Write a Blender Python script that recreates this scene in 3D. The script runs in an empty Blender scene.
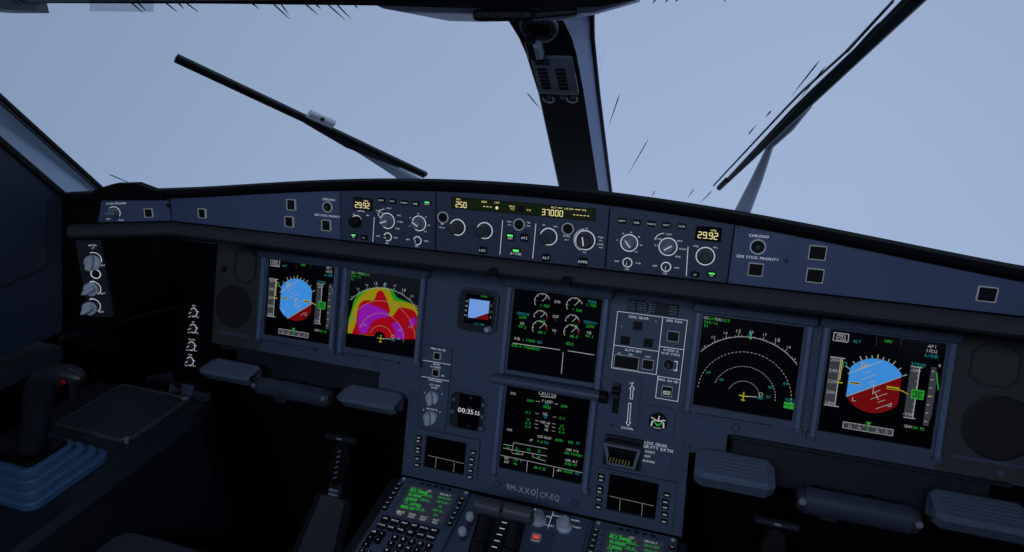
import bpy, bmesh, math
import numpy as np
from mathutils import Matrix, Vector
sc = bpy.context.scene
COL = sc.collection
PI = math.pi
# ------------------------------------------------------------------ camera
CAM = np.array([0.26296, -1.04783, 0.55368])
ROT = np.array([[0.95103407, 0.30908606, 0.0],
                [0.11424459, -0.35152182, -0.92918275],
                [-0.28719744, 0.88368445, -0.36962064]])   # right, down, forward
FPX = 650.0
cd = bpy.data.cameras.new('camera'); cam = bpy.data.objects.new('camera', cd); COL.objects.link(cam)
cd.sensor_width = 36.0; cd.lens = FPX / 1024 * 36.0; cd.clip_start = 0.02; cd.clip_end = 200
r, d, f = ROT
cam.matrix_world = Matrix(((r[0], -d[0], -f[0], CAM[0]), (r[1], -d[1], -f[1], CAM[1]),
                           (r[2], -d[2], -f[2], CAM[2]), (0, 0, 0, 1)))
sc.camera = cam
def ray(x, y): return ROT.T @ np.array([(x - 512) / FPX, (y - 276) / FPX, 1.0])
def hit(x, y, ax, val):
    q = ray(x, y); return CAM + q * (val - CAM[ax]) / q[ax]

class Frame:
    """a flat working plane: u right, v up, n out towards the cabin"""
    def __init__(s, O, U, V):
        s.O = np.array(O, float); s.U = np.array(U, float); s.U /= np.linalg.norm(s.U)
        V = np.array(V, float); V -= s.U * (V @ s.U); s.V = V / np.linalg.norm(V)
        s.N = np.cross(s.U, s.V)
    def hit(s, x, y, n=0.0):
        q = ray(x, y); P = CAM + q * ((s.O + s.N * n - CAM) @ s.N) / (q @ s.N)
        return (float((P - s.O) @ s.U), float((P - s.O) @ s.V))
    def w(s, u, v, n=0.0): return s.O + s.U * u + s.V * v + s.N * n
    def zoom(s, x0, y0, k, n=0.0): return lambda zx, zy: s.hit(x0 + zx / k, y0 + zy / k, n)
    def mat(s, c=(0, 0, 0)):
        o = s.w(*c); m = np.eye(4); m[:3, 0] = s.U; m[:3, 1] = s.V; m[:3, 2] = s.N; m[:3, 3] = o
        return Matrix(m.tolist())
WORLD = Frame((0, 0, 0), (1, 0, 0), (0, 1, 0))
TILT = 0.31769
P = Frame((0, 0, 0), (1, 0, 0), (0, math.sin(TILT), math.cos(TILT)))
G = Frame((0, -0.2, 0.2225), (1, 0, 0), (0, math.sin(.14), math.cos(.14)))
D = Frame((0, -0.103, -0.302), (1, 0, 0), (0, math.cos(.1), math.sin(.1)))

# ------------------------------------------------------------------ materials
MATS = {}
def lin(c): return tuple(((x / 255 + .055) / 1.055) ** 2.4 if x > 10 else x / 255 / 12.92 for x in c)
def mat(name, col, rough=.5, metal=0, noise=.0, scale=60, spec=.5, bump=0, emit=None, es=0):
    m = bpy.data.materials.new(name); m.use_nodes = True; nt = m.node_tree
    b = nt.nodes['Principled BSDF']
    b.inputs['Base Color'].default_value = (*col, 1); b.inputs['Roughness'].default_value = rough
    b.inputs['Metallic'].default_value = metal; b.inputs['Specular IOR Level'].default_value = spec
    if emit:
        b.inputs['Emission Color'].default_value = (*emit, 1); b.inputs['Emission Strength'].default_value = es
    if noise or bump:
        tc = nt.nodes.new('ShaderNodeTexCoord'); n = nt.nodes.new('ShaderNodeTexNoise')
        n.inputs['Scale'].default_value = scale; n.inputs['Detail'].default_value = 4
        nt.links.new(tc.outputs['Object'], n.inputs['Vector'])
        if noise:
            mx = nt.nodes.new('ShaderNodeMix'); mx.data_type = 'RGBA'
            mx.inputs['A'].default_value = (*[c * (1 - noise) for c in col], 1)
            mx.inputs['B'].default_value = (*[min(1, c * (1 + noise)) for c in col], 1)
            nt.links.new(n.outputs['Fac'], mx.inputs['Factor']); nt.links.new(mx.outputs['Result'], b.inputs['Base Color'])
            mr = nt.nodes.new('ShaderNodeMapRange'); mr.inputs['To Min'].default_value = max(.05, rough - .12); mr.inputs['To Max'].default_value = min(1, rough + .12)
            nt.links.new(n.outputs['Fac'], mr.inputs['Value']); nt.links.new(mr.outputs['Result'], b.inputs['Roughness'])
        if bump:
            bp = nt.nodes.new('ShaderNodeBump'); bp.inputs['Strength'].default_value = bump; bp.inputs['Distance'].default_value = .002
            nt.links.new(n.outputs['Fac'], bp.inputs['Height']); nt.links.new(bp.outputs['Normal'], b.inputs['Normal'])
    MATS[name] = m
    return m
def glow(name, col, s): return mat(name, (.004, .004, .004), .8, emit=col, es=s, spec=.05)
NAVY = mat('panel navy paint', (.110, .143, .222), .55, noise=.12, scale=25)
RAIL = mat('display frame paint', (.12, .15, .23), .42, noise=.1, scale=30)
FCUM = mat('control unit navy paint', (.054, .071, .122), .5, noise=.1, scale=25)
BLUE = mat('glareshield blue paint', (.098, .130, .235), .5, noise=.1, scale=14)
BLACK = mat('black plastic', (.005, .0055, .007), .5, noise=.2, scale=80, spec=.25)
MATTE = mat('matte black vinyl', (.0035, .0035, .0045), .9, noise=.3, scale=120, bump=.15, spec=.15)
BAND = mat('charcoal padding', (.045, .045, .052), .8, noise=.2, scale=90, bump=.2)
DARK = mat('dark trim', (.022, .026, .036), .6, noise=.2, scale=18)
WALL = mat('dark sidewall lining', (.022, .036, .060), .45, noise=.15, scale=5)
SHELL = mat('cabin lining', (.10, .11, .13), .7, noise=.1, scale=6)
FLOORM = mat('dark floor carpet', (.012, .013, .017), .95, noise=.4, scale=300, bump=.4)
GREY = mat('grey knob plastic', (.24, .27, .32), .4, noise=.1, scale=60)
LGREY = mat('light grey knob plastic', (.78, .83, .92), .45, noise=.08, scale=60)
DGREY = mat('dark grey knob plastic', (.055, .062, .075), .42, noise=.1, scale=60)
PADM = mat('blue grey pad', (.19, .235, .33), .5, noise=.12, scale=40)
BEL = mat('blue bellows rubber', (.072, .165, .32), .5, noise=.1, scale=40)
SPK = mat('speaker grille', (.034, .032, .030), .7, noise=.4, scale=900, bump=.5)
METAL = mat('worn metal', (.35, .36, .38), .35, 1.0, noise=.1, scale=50)
WIPE = mat('wiper black metal', (.016, .024, .032), .4, noise=.2, scale=40)
WIPG = mat('wiper grey metal', (.36, .41, .50), .45, noise=.15, scale=40)
SEATM = mat('seat fabric', (.045, .048, .066), .95, noise=.3, scale=200, bump=.3)
POST = mat('window frame blue grey', (.30, .40, .51), .5, noise=.06, scale=8)
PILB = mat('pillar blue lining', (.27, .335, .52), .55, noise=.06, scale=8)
FAIR = mat('overhead fairing grey', (.40, .43, .56), .55, noise=.06, scale=8)
STREAK = mat('dark water streak', (.02, .03, .05), .15)
CARD = mat('placard card', (.12, .135, .18), .6, noise=.1, scale=80)
RED = mat('red button', (.35, .01, .012), .4, noise=.1, scale=50)
# backlit lettering and displays (these give off light)
INK = mat('panel lettering', (.55, .56, .58), .6, emit=(.75, .78, .85), es=.48)
WHT = glow('display white', (.8, .82, .85), .36)
GRY = glow('display grey', (.17, .18, .23), .20)
GRN = glow('display green', (.04, .62, .07), .45)
CYN = glow('display cyan', (.03, .46, .50), .42)
AMB = glow('display amber', (.75, .62, .03), .50)
SKYB = glow('display sky blue', (.05, .28, .76), .85)
EARTH = glow('display earth red', (.30, .006, .008), .43)
WGRN = glow('radar green', (.02, .42, .02), .55)
WYEL = glow('radar yellow', (.58, .50, .01), .42)
WRED = glow('radar red', (.62, .004, .015), .46)
WMAG = glow('radar magenta', (.46, .015, .68), .48)
LCD = glow('amber lcd digits', (1.0, .88, .42), .85)
LCDB = mat('lcd glass', (.008, .011, .006), .35, emit=(.02, .035, .006), es=.22, spec=.2)
LITE = glow('green lit bar', (.10, 1.0, .18), .9)
REDL = glow('red lit legend', (.85, .10, .10), .6)
SCR = mat('screen glass', (.004, .004, .006), .2, noise=.1, scale=4, spec=.3)

# ------------------------------------------------------------------ mesh builder
def rrect(u0, v0, u1, v1, r=.003, k=4):
    if u0 > u1: u0, u1 = u1, u0
    if v0 > v1: v0, v1 = v1, v0
    r = min(r, (u1 - u0) / 2 * .98, (v1 - v0) / 2 * .98); o = []
    for cu, cv, a0 in ((u1 - r, v0 + r, -90), (u1 - r, v1 - r, 0), (u0 + r, v1 - r, 90), (u0 + r, v0 + r, 180)):
        for i in range(k + 1):
            a = math.radians(a0 + 90 * i / k); o.append((cu + r * math.cos(a), cv + r * math.sin(a)))
    return o
def ell(cu, cv, ru, rv=None, k=32):
    rv = rv or ru
    return [(cu + ru * math.cos(2 * PI * i / k), cv + rv * math.sin(2 * PI * i / k)) for i in range(k)]
def octo(u0, v0, u1, v1, c):
    return [(u0 + c, v0), (u1 - c, v0), (u1, v0 + c), (u1, v1 - c), (u1 - c, v1), (u0 + c, v1), (u0, v1 - c), (u0, v0 + c)]
def inset(poly, t):
    n = len(poly); A = sum(poly[i][0] * poly[(i + 1) % n][1] - poly[(i + 1) % n][0] * poly[i][1] for i in range(n))
    s = 1 if A > 0 else -1; o = []
    for i in range(n):
        a, b, c = (np.array(poly[(i + j) % n]) for j in (-1, 0, 1))
        e1 = b - a; e2 = c - b; e1 /= np.linalg.norm(e1) + 1e-12; e2 /= np.linalg.norm(e2) + 1e-12
        n1 = np.array([-e1[1], e1[0]]) * s; n2 = np.array([-e2[1], e2[0]]) * s
        m = n1 + n2; q = m @ m; o.append(tuple(b + m * (2 * t / q if q > .3 else 0)))
    return o
GLY = {}
def glyph(ch):
    if ch not in GLY:
        c = bpy.data.curves.new('g', 'FONT'); c.body = ch; c.resolution_u = 2
        ob = bpy.data.objects.new('g', c); COL.objects.link(ob)
        dg = bpy.context.evaluated_depsgraph_get(); dg.update()
        me = bpy.data.meshes.new_from_object(ob.evaluated_get(dg))
        vs = [(v.co.x, v.co.y) for v in me.vertices]; fs = [tuple(p.vertices) for p in me.polygons]
        bpy.data.objects.remove(ob); bpy.data.curves.remove(c); bpy.data.meshes.remove(me)
        xs = [v[0] for v in vs] or [0, .3]
        GLY[ch] = (vs, fs, min(xs), max(xs))
    return GLY[ch]
CAPH = max(v[1] for v in glyph('H')[0])
SEG = {'0': 'abcdef', '1': 'bc', '2': 'abged', '3': 'abgcd', '4': 'fgbc', '5': 'afgcd', '6': 'afgedc', '7': 'abc', '8': 'abcdefg', '9': 'abcdfg', '-': 'g'}

class MB:
    def __init__(s): s.v = []; s.f = []; s.m = []; s.ms = []; s.sm = []
    def mi(s, m):
        if m not in s.ms: s.ms.append(m)
        return s.ms.index(m)
    def face(s, idx, m, smooth=False): s.f.append(tuple(idx)); s.m.append(s.mi(m)); s.sm.append(smooth)
    def add(s, vs, fs, m, smooth=False):
        b = len(s.v); s.v += [tuple(map(float, q)) for q in vs]
        for q in fs: s.face([b + i for i in q], m, smooth)
    def flat(s, poly, n, m): s.add([(u, v, n) for u, v in poly], [range(len(poly))], m)
    def prism(s, poly, n0, n1, m, ch=0.0, side=None):
        k = len(poly); rings = [[(u, v, n0) for u, v in poly]]
        if ch:
            rings.append([(u, v, n1 - math.copysign(ch, n1 - n0)) for u, v in poly])
            rings.append([(u, v, n1) for u, v in inset(poly, ch)])
        else: rings.append([(u, v, n1) for u, v in poly])
        vs = [q for rr in rings for q in rr]; fs = []
        for a in range(len(rings) - 1):
            for i in range(k):
                j = (i + 1) % k; fs.append((a * k + i, a * k + j, (a + 1) * k + j, (a + 1) * k + i))
        s.add(vs, fs, side or m)
        b = len(s.v) - len(vs)
        s.face([b + i for i in reversed(range(k))], side or m); s.face([b + (len(rings) - 1) * k + i for i in range(k)], m)
    def box(s, u0, v0, n0, u1, v1, n1, m, ch=.001, r=None): s.prism(rrect(u0, v0, u1, v1, r if r is not None else ch * 1.5 + 1e-5, 2), n0, n1, m, ch)
    def frame(s, outer, inner, n0, n1, m):
        """ring between two loops of the same length"""
        k = len(outer)
        vs = [(u, v, n0) for u, v in outer] + [(u, v, n1) for u, v in outer] + [(u, v, n1) for u, v in inner] + [(u, v, n0) for u, v in inner]
        fs = []
        for i in range(k):
            j = (i + 1) % k
            for a, b in ((0, 1), (1, 2), (2, 3)): fs.append((a * k + i, a * k + j, b * k + j, b * k + i))
        s.add(vs, fs, m)
    def ring(s, u, v, r, w, n, m, k=32, h=.0004, rv=None):
        rv = rv or r
        s.frame(ell(u, v, r + w / 2, rv + w / 2, k), ell(u, v, r - w / 2, rv - w / 2, k), n, n + h, m)
    def lathe(s, u, v, prof, m, k=24, smooth=True, rv=1.0):
        vs = []; fs = []
        for rr, n in prof:
            for i in range(k):
                a = 2 * PI * i / k; vs.append((u + rr * math.cos(a), v + rr * rv * math.sin(a), n))
        for a in range(len(prof) - 1):
            for i in range(k):
                j = (i + 1) % k; fs.append((a * k + i, a * k + j, (a + 1) * k + j, (a + 1) * k + i))
        s.add(vs, fs, m, smooth); b = len(s.v) - len(vs)
        s.face([b + (len(prof) - 1) * k + i for i in range(k)], m); s.face([b + i for i in reversed(range(k))], m)
    def line(s, p, q, w, n, m, h=0.0):
        p = np.array(p[:2]); q = np.array(q[:2]); e = q - p; L = np.linalg.norm(e)
        if L < 1e-9: return
        e = np.array([-e[1], e[0]]) / L * w / 2
        poly = [tuple(p - e), tuple(q - e), tuple(q + e), tuple(p + e)]
        if h: s.prism(poly, n, n + h, m)
        else: s.flat(poly, n, m)
    def poly_line(s, pts, w, n, m):
        for a, b in zip(pts, pts[1:]): s.line(a, b, w, n, m)
    def arc(s, u, v, r, a0, a1, w, n, m, k=24, dash=False):
        pts = [(u + r * math.cos(math.radians(a0 + (a1 - a0) * i / k)), v + r * math.sin(math.radians(a0 + (a1 - a0) * i / k))) for i in range(k + 1)]
        for i, (a, b) in enumerate(zip(pts, pts[1:])):
            if not dash or i % 2 == 0: s.line(a, b, w, n, m)
    def text(s, t, u, v, h, n, m, al='c', adv=None, bold=0.0, wid=1.0):
        k = h / CAPH; pen = 0; items = []
        for ch in t:
            if ch == ' ': pen += (adv or .62) * h; continue
            vs, fs, x0, x1 = glyph(ch)
            if adv:
                items.append((ch, pen + (adv * h - (x1 - x0) * k * wid) / 2 - x0 * k * wid)); pen += adv * h
            else:
                items.append((ch, pen - x0 * k * wid)); pen += (x1 - x0) * k * wid + .2 * h
        if not adv: pen -= .2 * h
        off = {'c': -pen / 2, 'l': 0, 'r': -pen}[al]
        for ch, x in items:
            vs, fs, _, _ = glyph(ch)
            s.add([(u + off + x + a * k * wid, v + b * k - h / 2, n) for a, b in vs], fs, m)
            if bold: s.add([(u + off + x + a * k * wid + bold * h, v + b * k - h / 2, n + 1e-5) for a, b in vs], fs, m)
    def seg7(s, t, u, v, h, n, m, al='c'):
        w = h * .52; g = h * .30; th = h * .13
        wid = sum(g * .8 if c == '.' else w + g for c in t) - g; x = u - (wid / 2 if al == 'c' else 0); y = v - h / 2
        for c in t:
            if c == '.':
                s.flat(ell(x - g * .35, y + th * .4, th * .6, k=8), n, m); x += g * .8 - g * .3; continue
            L = {'a': ((0, h), (w, h)), 'b': ((w, h), (w, h / 2)), 'c': ((w, h / 2), (w, 0)), 'd': ((0, 0), (w, 0)), 'e': ((0, 0), (0, h / 2)), 'f': ((0, h / 2), (0, h)), 'g': ((0, h / 2), (w, h / 2))}
            for q in SEG[c]:
                (a, b), (c2, d2) = L[q]; s.line((x + a, y + b), (x + c2, y + d2), th, n, m)
            x += w + g
    def bar(s, p, q, w, h, m, up=(0, 0, 1), w2=None, h2=None):
        """3D bar from p to q, width w (sideways), height h (along up), may taper"""
        p = np.array(p, float); q = np.array(q, float); e = q - p; e /= np.linalg.norm(e)
        sd = np.cross(e, np.array(up, float)); sd /= np.linalg.norm(sd); uu = np.cross(sd, e); vs = []
        for c, a, b in ((p, w, h), (q, w2 or w, h2 or h)):
            ca = .25 * min(a, b)
            for x, y in ((a / 2 - ca, -b / 2), (a / 2, -b / 2 + ca), (a / 2, b / 2 - ca), (a / 2 - ca, b / 2), (-a / 2 + ca, b / 2), (-a / 2, b / 2 - ca), (-a / 2, -b / 2 + ca), (-a / 2 + ca, -b / 2)):
                vs.append(c + sd * x + uu * y)
        s.add(vs, [(i, (i + 1) % 8, 8 + (i + 1) % 8, 8 + i) for i in range(8)] + [tuple(range(7, -1, -1)), tuple(range(8, 16))], m)
    def tube(s, pts, rs, m, k=16, flat=1.0, up=(0, 0, 1), cap=True):
        """loft of round or flattened sections along a 3D path"""
        pts = [np.array(q, float) for q in pts]; vs = []; N = len(pts)
        if not hasattr(rs, '__len__'): rs = [rs] * N
        for i, q in enumerate(pts):
            e = pts[min(i + 1, N - 1)] - pts[max(i - 1, 0)]; e /= np.linalg.norm(e)
            sd = np.cross(e, np.array(up, float)); sd /= np.linalg.norm(sd) + 1e-9; uu = np.cross(sd, e)
            ra, rb = rs[i] if hasattr(rs[i], '__len__') else (rs[i], rs[i] * flat)
            for j in range(k):
                a = 2 * PI * j / k; vs.append(q + sd * ra * math.cos(a) + uu * rb * math.sin(a))
        fs = [(a * k + j, a * k + (j + 1) % k, (a + 1) * k + (j + 1) % k, (a + 1) * k + j) for a in range(N - 1) for j in range(k)]
        s.add(vs, fs, m, True); b = len(s.v) - len(vs)
        if cap: s.face([b + i for i in reversed(range(k))], m); s.face([b + (N - 1) * k + i for i in range(k)], m)
    def build(s, name, parent=None, shift=(0, 0, 0), ang=38):
        me = bpy.data.meshes.new(name)
        c = shift
        me.from_pydata([(a - c[0], b - c[1], z - c[2]) for a, b, z in s.v], [], s.f)
        for m in s.ms: me.materials.append(m)
        me.polygons.foreach_set('material_index', s.m); me.polygons.foreach_set('use_smooth', s.sm)
        me.update()
        if any(s.sm): me.set_sharp_from_angle(angle=math.radians(ang))
        o = bpy.data.objects.new(name, me); COL.objects.link(o)
        if parent is not None: o.parent = parent
        return o

class Thing:
    def __init__(s, name, label, cat, F, c=(0, 0, 0), group=None):
        s.c = tuple(c) if len(c) == 3 else (c[0], c[1], 0); s.F = F
        o = bpy.data.objects.new(name, None); COL.objects.link(o); o.empty_display_size = .02
        o.matrix_world = F.mat(s.c); o['label'] = label; o['category'] = cat
        if group: o['group'] = group
        s.o = o
    def part(s, name, mb, parent=None, label=None):
        o = mb.build(name, parent or s.o, s.c)
        if label: o['label'] = label
        return o
def struct(name, mb):
    o = mb.build(name); o['kind'] = 'structure'; return o
def solo(name, label, cat, mb, group=None, c=(0, 0, 0), F=None):
    o = mb.build(name, None, c); o.matrix_world = (F or WORLD).mat(c)
    o['label'] = label; o['category'] = cat
    if group: o['group'] = group
    return o

# small repeated parts -------------------------------------------------------
def pushbutton(T, u, v, w, h, n=0, border=True, bar=None, legend=None, legmat=None, deep=.003):
    b = MB(); b.box(u - w / 2, v - h / 2, n, u + w / 2, v + h / 2, n + deep, BLACK, .0008)
    if bar: b.flat(rrect(u - w * .36, v + h * .06, u + w * .36, v + h * .34, .0003, 1), n + deep + .0002, bar)
    if legend: b.text(legend, u, v - (h * .2 if bar else 0), h * .32, n + deep + .0002, legmat or INK)
    p = T.part('pushbutton', b)
    if border:
        f = MB(); t = .0008
        f.frame(rrect(u - w / 2 - t, v - h / 2 - t, u + w / 2 + t, v + h / 2 + t, .001, 2), rrect(u - w / 2, v - h / 2, u + w / 2, v + h / 2, .0008, 2), n, n + deep + .0006, INKE)
        T.part('bezel', f, p)
    return p
INKE = mat('lit button edge', (.50, .51, .53), .6, emit=(.75, .78, .85), es=.10)
RAIL2 = mat('display side rail paint', (.21, .265, .41), .4, noise=.1, scale=30)
PLAC = mat('placard engraving', (.55, .58, .64), .6, emit=(.75, .78, .85), es=.05)
SPK2 = mat('outlet mesh', (.10, .094, .082), .7, noise=.3, scale=900, bump=.4)
BROWN = mat('dark loudspeaker baffle', (.085, .083, .084), .6, noise=.12, scale=20)
INKD = mat('button surround', (.28, .30, .34), .5, noise=.1, scale=60)
CONS = mat("console dark plastic", (.016, .020, .031), .5, noise=.15, scale=20)
TRIM = mat("tray rim", (.12, .12, .13), .4, noise=.1, scale=40)
SLATE = mat("slate tray mat", (.034, .044, .056), .45, noise=.1, scale=30)
STK = mat("stick grip plastic", (.028, .030, .035), .38, noise=.2, scale=60)
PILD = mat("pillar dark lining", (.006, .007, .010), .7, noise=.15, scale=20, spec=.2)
TINT = bpy.data.materials.new('tinted visor sheet'); TINT.use_nodes = True; TINT.node_tree.nodes.clear()
_o = TINT.node_tree.nodes.new('ShaderNodeOutputMaterial'); _t = TINT.node_tree.nodes.new('ShaderNodeBsdfTransparent'); _t.inputs[0].default_value = (.78, .79, .80, 1); TINT.node_tree.links.new(_t.outputs[0], _o.inputs[0])
INKP = mat("engraved print", (.34, .38, .46), .6)
YEL = mat("hazard yellow", (.75, .50, .07), .6)
ISB = glow("standby sky blue", (.16, .34, .80), .9)
def knob(T, u, v, r, h, n=0, m=None, ang=45, skirt=True, pointer=True, name='knob'):
    m = m or GREY; b = MB()
    prof = [(r, n), (r, n + h * .25), (r * .82, n + h * .34), (r * .78, n + h * .9), (r * .66, n + h)] if skirt else [(r, n), (r * .95, n + h * .88), (r * .82, n + h)]
    b.lathe(u, v, prof, m)
    p = T.part(name, b)
    if pointer:
        q = MB(); a = math.radians(ang); e = (math.cos(a), math.sin(a))
        q.line((u - e[0] * r * .5, v - e[1] * r * .5), (u + e[0] * r * .66, v + e[1] * r * .66), r * .14, n + h + .0001, INK, .0004)
        T.part('pointer', q, p)
    return p
def wing_knob(T, u, v, r, h, n, m, ang):
    """round skirt with a raised finger bar across it"""
    b = MB(); b.lathe(u, v, [(r, n), (r, n + h * .3), (r * .85, n + h * .4)], m)
    a = math.radians(ang); e = np.array([math.cos(a), math.sin(a)]); s_ = np.array([-e[1], e[0]])
    c = np.array([u, v])
    poly = [tuple(c + e * x * r + s_ * y * r) for x, y in ((-.9, -.28), (-.5, -.42), (.6, -.36), (1.15, 0), (.6, .36), (-.5, .42), (-.9, .28))]
    b.prism(poly, n + h * .3, n + h, m, h * .12)
    return T.part('knob', b)
# ================================================================== GLARESHIELD
TOPPX = [(173, 198.5), (240, 194.5), (341, 188), (420, 189), (540, 196), (600, 201.6), (734, 223), (820, 238), (1024, 276)]
_t = np.array([G.hit(*q) for q in TOPPX])
_A = np.stack([np.ones(len(_t)), _t[:, 0] ** 2, _t[:, 0] ** 4, _t[:, 0] ** 6], 1)
_c = np.linalg.lstsq(_A, _t[:, 1], rcond=None)[0]
def gtop(u):
    u = min(abs(u), .66); return float(_c @ np.array([1, u ** 2, u ** 4, u ** 6]))
UL = G.hit(173, 223.6)[0]           # outer corner of the straight face
UR = -UL + .01
E = Frame(G.w(UL, 0), (.92, .385, 0), (0, .14, 1))
E2 = Frame(G.w(UR, 0), (.92, -.385, 0), (0, .14, 1))
def face_poly(u0, u1, bot=.004, gap=.003, k=14):
    us = [u0 + (u1 - u0) * i / k for i in range(k + 1)]
    return [(u0, bot), (u1, bot)] + [(u, gtop(u) - gap) for u in reversed(us)]
# padded body, one cross-section after another along X
T_gl = Thing('glareshield', 'long black padded glareshield arching across the cockpit below the windscreen', 'glareshield', G)
def section(Pm):            # Pm(a, b): a = distance towards the nose, b = height -> world
    return None
def sec_pts(F, u, top, wide=1.0):
    """profile (toward cabin n, up v) of the hood in frame F at u"""
    return [F.w(u, 0, 0), F.w(u, top, 0), F.w(u, top + .001, .010), F.w(u, top + .006, .013), F.w(u, top + .012, .008), F.w(u, top + .0145, -.010),
            F.w(u, top - .032 * wide, -.12 * wide), F.w(u, top - .115 * wide, -.28 * wide), F.w(u, top - .18 * wide, -.36 * wide)]
secs = []
ends = [(E, -.165, gtop(UL) - .004), (E, -.10, gtop(UL) - .002)]
hood = MB(); ring_ = []
for F, u, tp in ends: ring_.append(sec_pts(F, u, tp, .35))
for i in range(29):
    u = UL + (UR - UL) * i / 28; ring_.append(sec_pts(G, u, gtop(u)))
for u in (.10, .25): ring_.append(sec_pts(E2, u, gtop(UR) - .003))
k = len(ring_[0])
GI = lambda p_: ((p_ - G.O) @ G.U, (p_ - G.O) @ G.V, (p_ - G.O) @ G.N)
hood.add([GI(q) for rr in ring_ for q in rr], [(a * k + i, a * k + i + 1, (a + 1) * k + i + 1, (a + 1) * k + i) for a in range(len(ring_) - 1) for i in range(k - 1)], MATTE, True)
T_gl.part('hood', hood)
band = MB(); ring_ = []
def low_pts(F, u):
    pr = [(.0015, -.002), (.001, .006), (-.004, .012), (-.016, .014), (-.022, .008), (-.026, -.01), (-.028, -.06), (-.026, -.25)]
    return [F.w(u, a, b) for a, b in pr]
for u in (-.170, -.10): ring_.append(low_pts(E, u))
for i in range(15): ring_.append(low_pts(G, UL + (UR - UL) * i / 14))
for u in (.10, .25): ring_.append(low_pts(E2, u))
k = len(ring_[0])
band.add([GI(q) for rr in ring_ for q in rr], [(a * k + i, a * k + i + 1, (a + 1) * k + i + 1, (a + 1) * k + i) for a in range(len(ring_) - 1) for i in range(k - 1)], BAND, True)
T_gl.part('lower_pad', band)
# raised end of the hood at the left
ris = MB()
q = [E.hit(98, 189, .0), E.hit(116, 183.2, 0), E.hit(138, 182.6, 0), E.hit(166, 193, 0), E.hit(168, 199, 0), E.hit(98, 199, 0)]
ris.add([GI(E.w(u, v, n)) for n in (.012, -.012) for u, v in q], [(0, 1, 2, 3, 4, 5), (11, 10, 9, 8, 7, 6)] + [(i, (i + 1) % 6, 6 + (i + 1) % 6, 6 + i) for i in range(6)], MATTE)
T_gl.part('raised_end', ris)
# two small latches hanging under the lip
for px, py in ((493, 272), (567, 281)):
    u, v = G.hit(px, py, .016); l = MB()
    l.box(u - .007, v - .006, .006, u + .007, v + .006, .020, BLACK, .002)
    l.bar((u - .006, v - .008, .012), (u + .004, v - .009, .014), .003, .003, DGREY, (0, 1, 0))
    T_gl.part('latch', l)

n0 = .003
def plate(T, poly, m, n1=n0, extra=None):
    b = MB(); b.prism(poly, -.004, n1, m, .0006)
    if extra: extra(b)
    return T.part('faceplate', b)
NT = n0 + .0003   # lettering height
seam = [G.hit(341.5, 214)[0], G.hit(436.5, 222)[0], G.hit(607.6, 240)[0], G.hit(731.5, 250)[0]]
cU = lambda a, b: ((a + b) / 2, .045, 0)

# ---- left side panel
Z = G.zoom(240, 160, 3.945, n0)
T = Thing('warning_light_panel', 'blue glareshield strip with round CHRONO button left of both navy knob panels', 'panel', G, cU(UL, seam[0]))
def ex(b):
    b.text('CHRONO', *Z(350, 156), .0034, NT, INK); b.text('SIDE STICK PRIORITY', *Z(345, 220), .0031, NT, INK)
    for p_ in ((405, 135), (400, 310), (60, 150)): b.lathe(*Z(*p_), [(.002, n0), (.0016, n0 + .0006)], DGREY, 10)
plate(T, face_poly(UL + .001, seam[0] - .0007), BLUE, extra=ex)
for p_, w in (((205, 176), .0145), ((197, 243), .0145), ((343, 257), .0145)): pushbutton(T, *Z(*p_), w, w * 1.08, n0)
pushbutton(T, *G.hit(203, 213.3, n0), .0135, .0145, n0)
def round_btn(T, u, v, r, n=n0, m=BLACK, dot=True):
    b = MB(); b.lathe(u, v, [(r * .82, n), (r * .82, n + .003), (r * .7, n + .004)], m)
    if dot: b.lathe(u, v, [(r * .35, n + .004), (r * .3, n + .005)], DGREY, 12)
    p = T.part('round_button', b)
    q = MB(); q.ring(u, v, r, r * .16, n, INKE, h=.0025); T.part('bezel', q, p); return p
round_btn(T, *Z(347, 185), .0080)

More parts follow.
